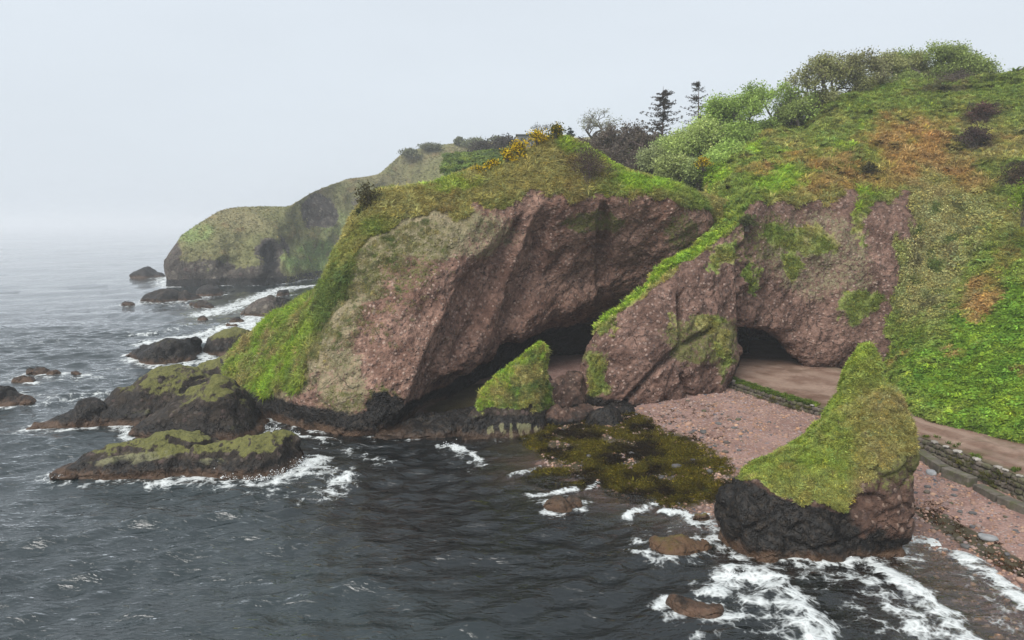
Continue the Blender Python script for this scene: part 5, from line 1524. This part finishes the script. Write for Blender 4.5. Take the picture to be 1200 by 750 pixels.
def leaf_mesh(name, pts, per, clump, size, col, rng, var=.22, flat=.5, gaps=0.0, col2=None, f2=.3):
    pts = np.asarray(pts)
    n = len(pts) * per
    c = np.repeat(pts, per, 0) + rng.normal(0, 1, (n, 3)) * clump * np.array([1, 1, .7])
    nr = rng.normal(0, 1, (n, 3)) * (1 - flat) + np.array([0, 0, flat]); nr /= np.linalg.norm(nr, axis=1, keepdims=True)
    t = np.cross(nr, rng.normal(0, 1, (n, 3))); t /= np.linalg.norm(t, axis=1, keepdims=True); b = np.cross(nr, t)
    s = size * rng.uniform(.6, 1.35, (n, 1))
    Q = np.stack([c - t * s, c - b * s * .6, c + t * s, c + b * s * .6], 1)
    tone = np.repeat(np.exp(rng.normal(0, var, len(pts))), per)[:, None] * np.exp(rng.normal(0, .15, (n, 1)))
    C = np.asarray(col) * tone
    if col2 is not None:
        k = rng.uniform(size=n) < f2
        C[k] = np.asarray(col2) * np.exp(rng.normal(0, .2, (k.sum(), 1)))
    C = np.concatenate([np.clip(C, .003, .8), np.ones((n, 1))], 1)
    return fast_mesh(name, Q.reshape(-1, 3), np.arange(n * 4).reshape(n, 4), {"tint": (np.repeat(C, 4, 0), 'FLOAT_COLOR'), "lv": (rng.uniform(size=n * 4) * .6 + .2, 'FLOAT')}, smooth=False, mats=[M_CROWN])

def surf_z(x, y):
    """height of the land at x, y (highest of the hill, the valley and the headland)"""
    best = -9
    for d in (LB, LD, LA):
        V = d['V']
        k = np.argmin((V[..., 0] - x) ** 2 + (V[..., 1] - y) ** 2)
        q = V.reshape(-1, 3)[k]
        if (q[0] - x) ** 2 + (q[1] - y) ** 2 < 3: best = max(best, q[2])
    return best

def broad_tree(name, px, pbase, ptop, wpx, D, label, col, seed, per=36, size=.125, lean=(0, 0, 0), cat="tree", bare=False, group=None, depth=4, flat=.45, col2=None, trunkf=.3, clump=.46, f2=.14, mat=None, kids=3, spread=.75, up=.6):
    rng = np.random.default_rng(seed)
    b = P(px, pbase, D); t = P(px, ptop, D)
    Ht = t[2] - b[2]; Wd = wpx / F * (D * CP)
    z = surf_z(b[0], b[1])
    w = Wood()
    w0 = Wood()
    L0 = Ht * trunkf
    stems = 1 if trunkf > .22 else 3
    for s in range(stems):
        d0 = np.array([rng.normal(0, .12), rng.normal(0, .12), 1.0]) if stems == 1 else np.array([rng.normal(0, .4), rng.normal(0, .3), 1.0])
        grow(w, np.array([rng.normal(0, .2) * (stems > 1), 0, 0.0]), d0, L0, max(.055 * Ht ** .9 * .6, .04), depth - (stems > 1), rng, np.asarray(lean), up, spread, kids)
    tips = np.array(w.tips)
    allv = np.concatenate(w.V)
    # fit to the wanted height and width
    sz = Ht / max(allv[:, 2].max() + (.0 if bare else clump * .6), .1)
    sx = Wd / max(np.percentile(tips[:, 0], 97) - np.percentile(tips[:, 0], 3) + (.1 if bare else clump * 2), .1)
    S = np.array([sx, min(sx, sz * 1.2), sz])
    cx = (np.percentile(tips[:, 0], 97) + np.percentile(tips[:, 0], 3)) / 2
    for k in range(len(w.V)): w.V[k] = w.V[k] * S
    tips = tips * S
    drop = max(0.0, b[2] - z) if z > -5 else 0
    root_z = b[2] - min(drop, 4.0) - .15
    loc = (b[0] - cx * sx * .6, b[1], root_z)
    # lengthen the trunk down to the ground
    sh = b[2] - root_z
    for k in range(len(w.V)): w.V[k][:, 2] += sh
    tips[:, 2] += sh
    w.add([np.array([0, 0, -.3]), np.array([0, 0, sh * .5]), np.array([0, 0, sh + .25])], [.06 * Ht ** .9 * .7] * 3, 6)
    o = thing(name, label, cat, loc, group)
    link("trunk", w.mesh("trunk", mat or M_BARK), o)
    if not bare or per:
        link("crown", leaf_mesh("crown", tips, per, clump, size, col, rng, flat=flat, col2=col2, f2=f2), o)
    return o

def conifer(name, px, pbase, ptop, wpx, D, label, col, seed, sparse=1.0):
    rng = np.random.default_rng(seed)
    b = P(px, pbase, D); t = P(px, ptop, D)
    Ht = t[2] - b[2]; R = wpx / 2 / F * D
    w = Wood()
    w.add([np.array([0, 0, -1.0]), np.array([.05, 0, Ht * .5]), np.array([0, .05, Ht])], [.16, .1, .02], 6)
    tips = []
    nl = int(26 * sparse)
    for k in range(nl):
        f = min(.98, .12 + .86 * (k + rng.uniform(-.9, .9)) / nl)
        m = rng.integers(4, 7)
        for j in range(m):
            a = rng.uniform(0, 6.283); ln = R * (1.04 - f) ** .75 * rng.uniform(.35, 1.35) + .12
            d = np.array([math.cos(a), math.sin(a), 0])
            p0 = np.array([0, 0, Ht * min(.99, f + rng.uniform(-.03, .03))]); dr = rng.uniform(-.3, .12); p1 = p0 + d * ln * .6 + np.array([0, 0, dr * ln * .6]); p2 = p0 + d * ln + np.array([0, 0, (dr + rng.uniform(0, .3)) * ln])
            w.add([p0, p1, p2], [.03, .02, .008], 3)
            for s in np.linspace(.3, 1, 4): tips.append(p0 * (1 - s) + p2 * s + np.array([0, 0, -.08 * ln * math.sin(s * 3)]))
    o = thing(name, label, "conifer", tuple(b))
    link("trunk", w.mesh("trunk", M_TWIG), o)
    link("crown", leaf_mesh("crown", tips, int(20 * sparse) + 1, .11, .085, col, rng, flat=.3), o)
    return o

def bush(name, px, py, wpx, hpx, D, label, col, seed, per=10, size=.10, group=None, col2=None, f2=.3, cat="bush", twiggy=False, flat=.3, wood=None):
    """many stems from one root, leaves near their ends"""
    rng = np.random.default_rng(seed)
    b = P(px, py, D); Wd = wpx / F * D; Ht = hpx / F * D
    w = Wood(); tips = []
    n = 44 if twiggy else 20
    for k in range(n):
        a = rng.uniform(0, 6.283); e = abs(rng.normal(0, .55)) if not twiggy else rng.uniform(0, 1.0)
        e = min(e, 1.2)
        d = np.array([math.cos(a) * math.sin(e), math.sin(a) * math.sin(e), math.cos(e)])
        ln = rng.uniform(.65, 1.05)
        p2 = d * ln * np.array([Wd / 2 * 1.1, Wd / 2 * .9, Ht]); p1 = p2 * .5 + np.array([0, 0, Ht * .08]) + rng.normal(0, .04, 3) * Ht
        r0 = .018 if twiggy else .03
        w.add([np.array([rng.normal(0, .06) * Wd, rng.normal(0, .06) * Wd, -.25]), p1, p2], [r0, r0 * .7, r0 * .3], 3)
        for s in np.linspace(.35 if not twiggy else .5, 1, 6 if not twiggy else 4):
            q = p1 * (1 - s) + p2 * s
            tips.append(q)
            if twiggy:
                for _ in range(3):
                    q2 = q + rng.normal(0, .16, 3) * np.array([Wd, Wd, Ht]) * .6 + np.array([0, 0, .1 * Ht])
                    w.add([q, (q + q2) / 2 + rng.normal(0, .02, 3) * Ht, q2], [r0 * .6, r0 * .4, r0 * .2], 3)
                    tips.append(q2)
    o = thing(name, label, cat, tuple(b), group)
    link("stems", w.mesh("stems", wood or (M_TWIG if twiggy else M_BARK)), o)
    if per:
        link("foliage", leaf_mesh("foliage", tips, per, .09 * (Wd + Ht) / 2 + .02, size, col, rng, flat=flat, col2=col2, f2=f2), o)
    return o

G1 = (0.25, 0.31, 0.10); G2 = (0.27, 0.37, 0.10); G3 = (0.29, 0.30, 0.13); G4 = (0.31, 0.38, 0.13); DUN = (0.12, 0.10, 0.08)
# the wind-shaped row along the skyline
row = "wind shaped trees along the hilltop"
broad_tree("broadleaf_tree", 866, 176, 104, 66, 91, "round green tree at the left end of the hilltop row", G2, 301, group=row)
broad_tree("broadleaf_tree", 908, 164, 95, 80, 92, "broad bright green tree second in the hilltop row", G2, 302, group=row, per=19)
broad_tree("broadleaf_tree", 950, 150, 66, 60, 93, "tall olive tree with a bare left side where the row steps up", G3, 303, group=row, per=19, col2=DUN, trunkf=.26, f2=.15)
broad_tree("broadleaf_tree", 977, 136, 62, 60, 94, "olive green tree with a see through crown beside the tall olive tree", G3, 304, group=row, per=19, col2=DUN, lean=(.4, 0, 0))
broad_tree("broadleaf_tree", 1005, 118, 60, 58, 95, "thin crowned brownish tree in the middle of the hilltop row", (0.25, 0.25, 0.125), 305, group=row, per=19, col2=DUN, lean=(.5, 0, 0))
broad_tree("broadleaf_tree", 1036, 108, 58, 56, 96, "olive tree left of the broadest crown on the skyline", G3, 306, group=row, per=19, lean=(.6, 0, 0))
broad_tree("broadleaf_tree", 1068, 105, 57, 48, 97, "small leaning tree tucked under the broadest crown", G3, 307, group=row, per=19, lean=(.6, 0, 0))
broad_tree("broadleaf_tree", 1098, 103, 48, 96, 96, "tree with the highest and broadest crown on the skyline", G1, 308, group=row, per=27, lean=(.8, 0, 0), trunkf=.22, depth=5)
broad_tree("broadleaf_tree", 1138, 101, 72, 54, 95, "low wind flattened tree at the right end of the row", G1, 309, group=row, per=7, lean=(1.2, 0, -.2), trunkf=.3)
bush("bare_bush", 1118, 106, 70, 16, 92, "purple brown leafless bush under the right end of the tree row", DUN, 310, per=4, size=.09, twiggy=True, cat="bush")
und = "low shrubs at the foot of the hilltop trees"
for k, (x, yb, yt, w_, D, lab, c) in enumerate([(888, 172, 132, 60, 90.5, "low green shrub between the first two hilltop trees", G2), (932, 160, 108, 54, 91.5, "shrub filling the gap left of the tall olive tree", G1), (964, 146, 98, 50, 92, "olive shrub under the tall olive tree", G3),
                                               (1020, 120, 84, 50, 94, "low shrub under the middle of the hilltop row", G3), (1062, 108, 80, 56, 95, "green shrub under the small leaning tree", G1), (862, 186, 140, 50, 88.5, "green shrub at the foot of the leftmost hilltop tree", G2)]):
    broad_tree("ridge_shrub", x, yb, yt, w_, D, lab, c, 320 + k, per=26, size=.13, cat="shrub", group=und, trunkf=.16, depth=4)
# shrubs filling the gully behind the headland
gul = "leafy shrubs in the gully behind the headland"
for k, (x, yb, yt, w_, D, lab, c) in enumerate([
    (842, 178, 114, 64, 93, "fresh green tree between the spruces and the hilltop row", G2), (822, 188, 132, 60, 90, "fresh green bushy tree low in the gully", G4), (800, 198, 146, 56, 88, "pale green bushy tree above the gully head", G4),
    (852, 196, 160, 44, 86, "low green shrub at the right edge of the gully", G2), (768, 206, 168, 40, 92, "grey green shrub next to the brown wood", (0.22, .25, .12)), (790, 212, 178, 44, 86, "rounded sage shrub in the middle of the gully", (0.25, .29, .11)),
    (818, 214, 182, 42, 84, "rounded sage shrub at the bottom of the gully", (0.23, .28, .11)), (838, 208, 176, 36, 83, "bright shrub leaning out of the gully", G2), (782, 190, 158, 40, 96, "light green shrub touching the dark spruce", (0.21, .27, .10)),
    (876, 182, 148, 40, 88, "green shrub under the first hilltop tree", G1)]):
    broad_tree("gully_shrub", x, yb, yt, w_, D, lab, tuple(1.25 * q for q in c), 330 + k, per=30, size=.135, cat="shrub", group=gul, trunkf=.16, depth=4, clump=.5)
# bare wood behind the headland
wd = "leafless trees of the brown wood"
for k, (x, yb, yt, w_, D, lab) in enumerate([(690, 192, 158, 40, 104, "leafless brown tree at the left edge of the wood"), (714, 196, 142, 44, 103, "tall leafless tree behind the headland summit"), (738, 200, 137, 46, 102, "leafless brown tree left of the tall spruce"),
                                             (760, 204, 150, 42, 101, "leafless brown tree in front of the tall spruce"), (728, 206, 165, 60, 98, "low tangle of bare branches at the foot of the wood"), (752, 212, 176, 44, 96, "bare thicket where the wood meets the gully")]):
    broad_tree("bare_tree", x, yb, yt, w_, D, lab, (0.13, .108, .09), 360 + k, per=4, size=.15, group=wd, trunkf=.2, depth=4, mat=M_TWIG, clump=.4, kids=4)
broad_tree("bare_tree", 702, 178, 124, 56, 112, "pale bare tree with a round crown against the sky", (0.22, .22, .14), 371, per=2, size=.10, depth=5, trunkf=.28, clump=.25)
broad_tree("bare_tree", 632, 172, 142, 30, 140, "small hazy bare tree beside the shed", (0.12, .12, .11), 372, per=1, size=.12, depth=4, trunkf=.3, clump=.3)
conifer("spruce_tree", 775, 196, 101, 72, 106, "tall dark brown spruce rising above the wood", (0.060, .050, .042), 381)
conifer("spruce_tree", 817, 160, 94, 50, 114, "thin spruce with sparse drooping branches right of the tall spruce", (0.070, .062, .058), 382, sparse=.55)
conifer("pine_tree", 668, 176, 150, 16, 130, "tiny dark conifer just right of the headland summit", (0.045, .065, .055), 383, sparse=.6)
# gorse in flower along the crest
gr = "gorse bushes in yellow flower on the headland crest"
YEL = (0.62, 0.43, 0.02)
for k, (x, y, w_, h_, D, lab) in enumerate([(650, 166, 34, 20, 66.6, "olive gorse on the very summit of the headland"), (630, 174, 42, 20, 66.2, "densest yellow gorse just left of the summit"), (609, 186, 38, 20, 65.6, "yellow gorse in the middle of the crest line"),
                                            (594, 194, 34, 19, 65.3, "yellow gorse below the middle of the crest line"), (577, 202, 32, 14, 65, "low gorse with few flowers further down the crest"), (558, 208, 30, 12, 64.8, "lowest gorse at the left end of the line"),
                                            (824, 198, 26, 13, 80, "yellow gorse patch on the edge above the gully")]):
    bush("gorse_bush", x, y, w_, h_, D, lab, (0.085, .092, .022), 400 + k, per=9, size=.085, group=gr, col2=YEL, f2=.22 if k == 0 else (.62 if k < 4 else .5), cat="gorse")
bush("bare_bush", 690, 229, 76, 52, 64.0, "dark reddish leafless bush standing on the cliff top", (0.075, .048, .042), 411, per=5, size=.05, twiggy=True)
bush("dark_bush", 432, 256, 40, 40, 60.8, "dark leafy bush on the seaward corner of the cliff top", (0.070, .062, .028), 412, per=9, size=.09)
bush("dark_bush", 424, 268, 20, 24, 60.5, "small dark bush hanging below the cliff top corner bush", (0.060, .075, .026), 413, per=8, size=.08)
for k, (x, y, w_, h_, D, lab, c) in enumerate([(1140, 172, 56, 22, 78, "dark purple heather patch in the hollow high on the hill", (0.075, .050, .050)), (1150, 140, 44, 16, 82, "reddish bare bramble above the dark heather patch", (0.11, .062, .055)), (1192, 214, 54, 16, 71.5, "long dark bramble bank at the right edge of the hill", (0.075, .056, .036)),
                                               (1020, 205, 26, 12, 74, "small dark bramble above the cliff edge", (0.07, .065, .03)), (875, 268, 24, 16, 65, "grey green bush at the head of the diagonal ledge", (0.10, .115, .05)), (1200, 262, 40, 50, 61, "bright leafy bush cut by the right edge of the picture", LIME * .75)]):
    bush("bramble", x, y, w_, h_, D, lab, c, 420 + k, per=9, size=.10, cat="bramble")
# hedge bushes and shed on the misty hill
hz = "hedge bushes on the misty hill"
for k, (x, y, w_, h_, D, lab) in enumerate([(482, 184, 34, 8, 262, "rounded hedge bush at the left brow of the misty hill"), (505, 176, 40, 6, 268, "low hedge bush second along the misty brow"), (538, 171, 16, 9, 272, "small hedge bush standing up from the misty brow"), (560, 170, 44, 6, 270, "long hedge bush left of the shed"), (585, 170, 30, 9, 268, "misty hedge bush nearest the shed")]):
    bush("hedge_bush", x, y, w_, h_, D, lab, (0.16, .17, .10), 440 + k, per=16, size=.3, group=hz)
for k, (x, y, w_, h_, D, lab) in enumerate([(566, 196, 36, 24, 170, "grey bare thicket left of the gorse, in mist"), (592, 190, 36, 24, 165, "grey bare thicket behind the gorse, in mist"), (545, 203, 30, 18, 175, "lowest grey thicket on the misty slope")]):
    bush("bare_thicket", x, y, w_, h_, D, lab, (0.08, .07, .065), 450 + k, per=6, size=.25, twiggy=True)

def shed():
    t = NT("shed_wall"); p = t.pos()
    mw = t.surf(Base_Color=t.mix(t.noise(p, 1.5, 4), (.12, .125, .13), (.2, .205, .21)), Roughness=.9)
    t = NT("shed_roof"); mr = t.surf(Base_Color=t.mix(t.noise(t.pos(), 2, 4), (.09, .095, .10), (.15, .155, .16)), Roughness=.8)
    t = NT("shed_window"); mg = t.surf(Base_Color=(.03, .035, .04), Roughness=.15)
    b = P(617, 171, 148)
    o = thing("shed", "small grey flat roofed shed on the hill behind the gorse", "shed", tuple(b))
    def box(nm, x0, x1, y0, y1, z0, z1, m):
        bm = bmesh.new(); bmesh.ops.create_cube(bm, size=1)
        for v in bm.verts: v.co = Vector(((v.co.x + .5) * (x1 - x0) + x0, (v.co.y + .5) * (y1 - y0) + y0, (v.co.z + .5) * (z1 - z0) + z0))
        bmesh.ops.bevel(bm, geom=bm.edges[:], offset=.03, segments=1, affect='EDGES')
        me = bpy.data.meshes.new(nm); bm.to_mesh(me); bm.free(); me.materials.append(m)
        return link(nm, me, o)
    box("wall", -1.9, 1.9, 0, 2.8, -1.0, 2.05, mw)
    box("roof", -2.15, 2.15, -.3, 3.1, 2.053, 2.28, mr)
    box("window", -1.2, -.2, -.03, .02, .9, 1.6, mg)
shed()
# ------------------------------------------------------------------ sea mist
def haze():
    bm = bmesh.new(); bmesh.ops.create_cube(bm, size=1)
    x0, x1, y0, y1, z0, z1 = -7800, 7800, -60, 8200, -16.0, 48.0
    for v in bm.verts: v.co = Vector(((v.co.x + .5) * (x1 - x0) + x0, (v.co.y + .5) * (y1 - y0) + y0, (v.co.z + .5) * (z1 - z0) + z0))
    me = bpy.data.meshes.new("haze"); bm.to_mesh(me); bm.free()
    m = bpy.data.materials.new("haze"); m.use_nodes = True
    nt = m.node_tree; nt.nodes.clear()
    out = nt.nodes.new("ShaderNodeOutputMaterial"); v = nt.nodes.new("ShaderNodeVolumePrincipled")
    v.inputs["Color"].default_value = (.93, .96, 1.0, 1)
    v.inputs["Density"].default_value = 0.00058
    v.inputs["Anisotropy"].default_value = 0.2
    nt.links.new(v.outputs[0], out.inputs["Volume"])
    me.materials.append(m)
    link("haze", me, None, "thin pale sea mist", "mist", None, "stuff")
haze()
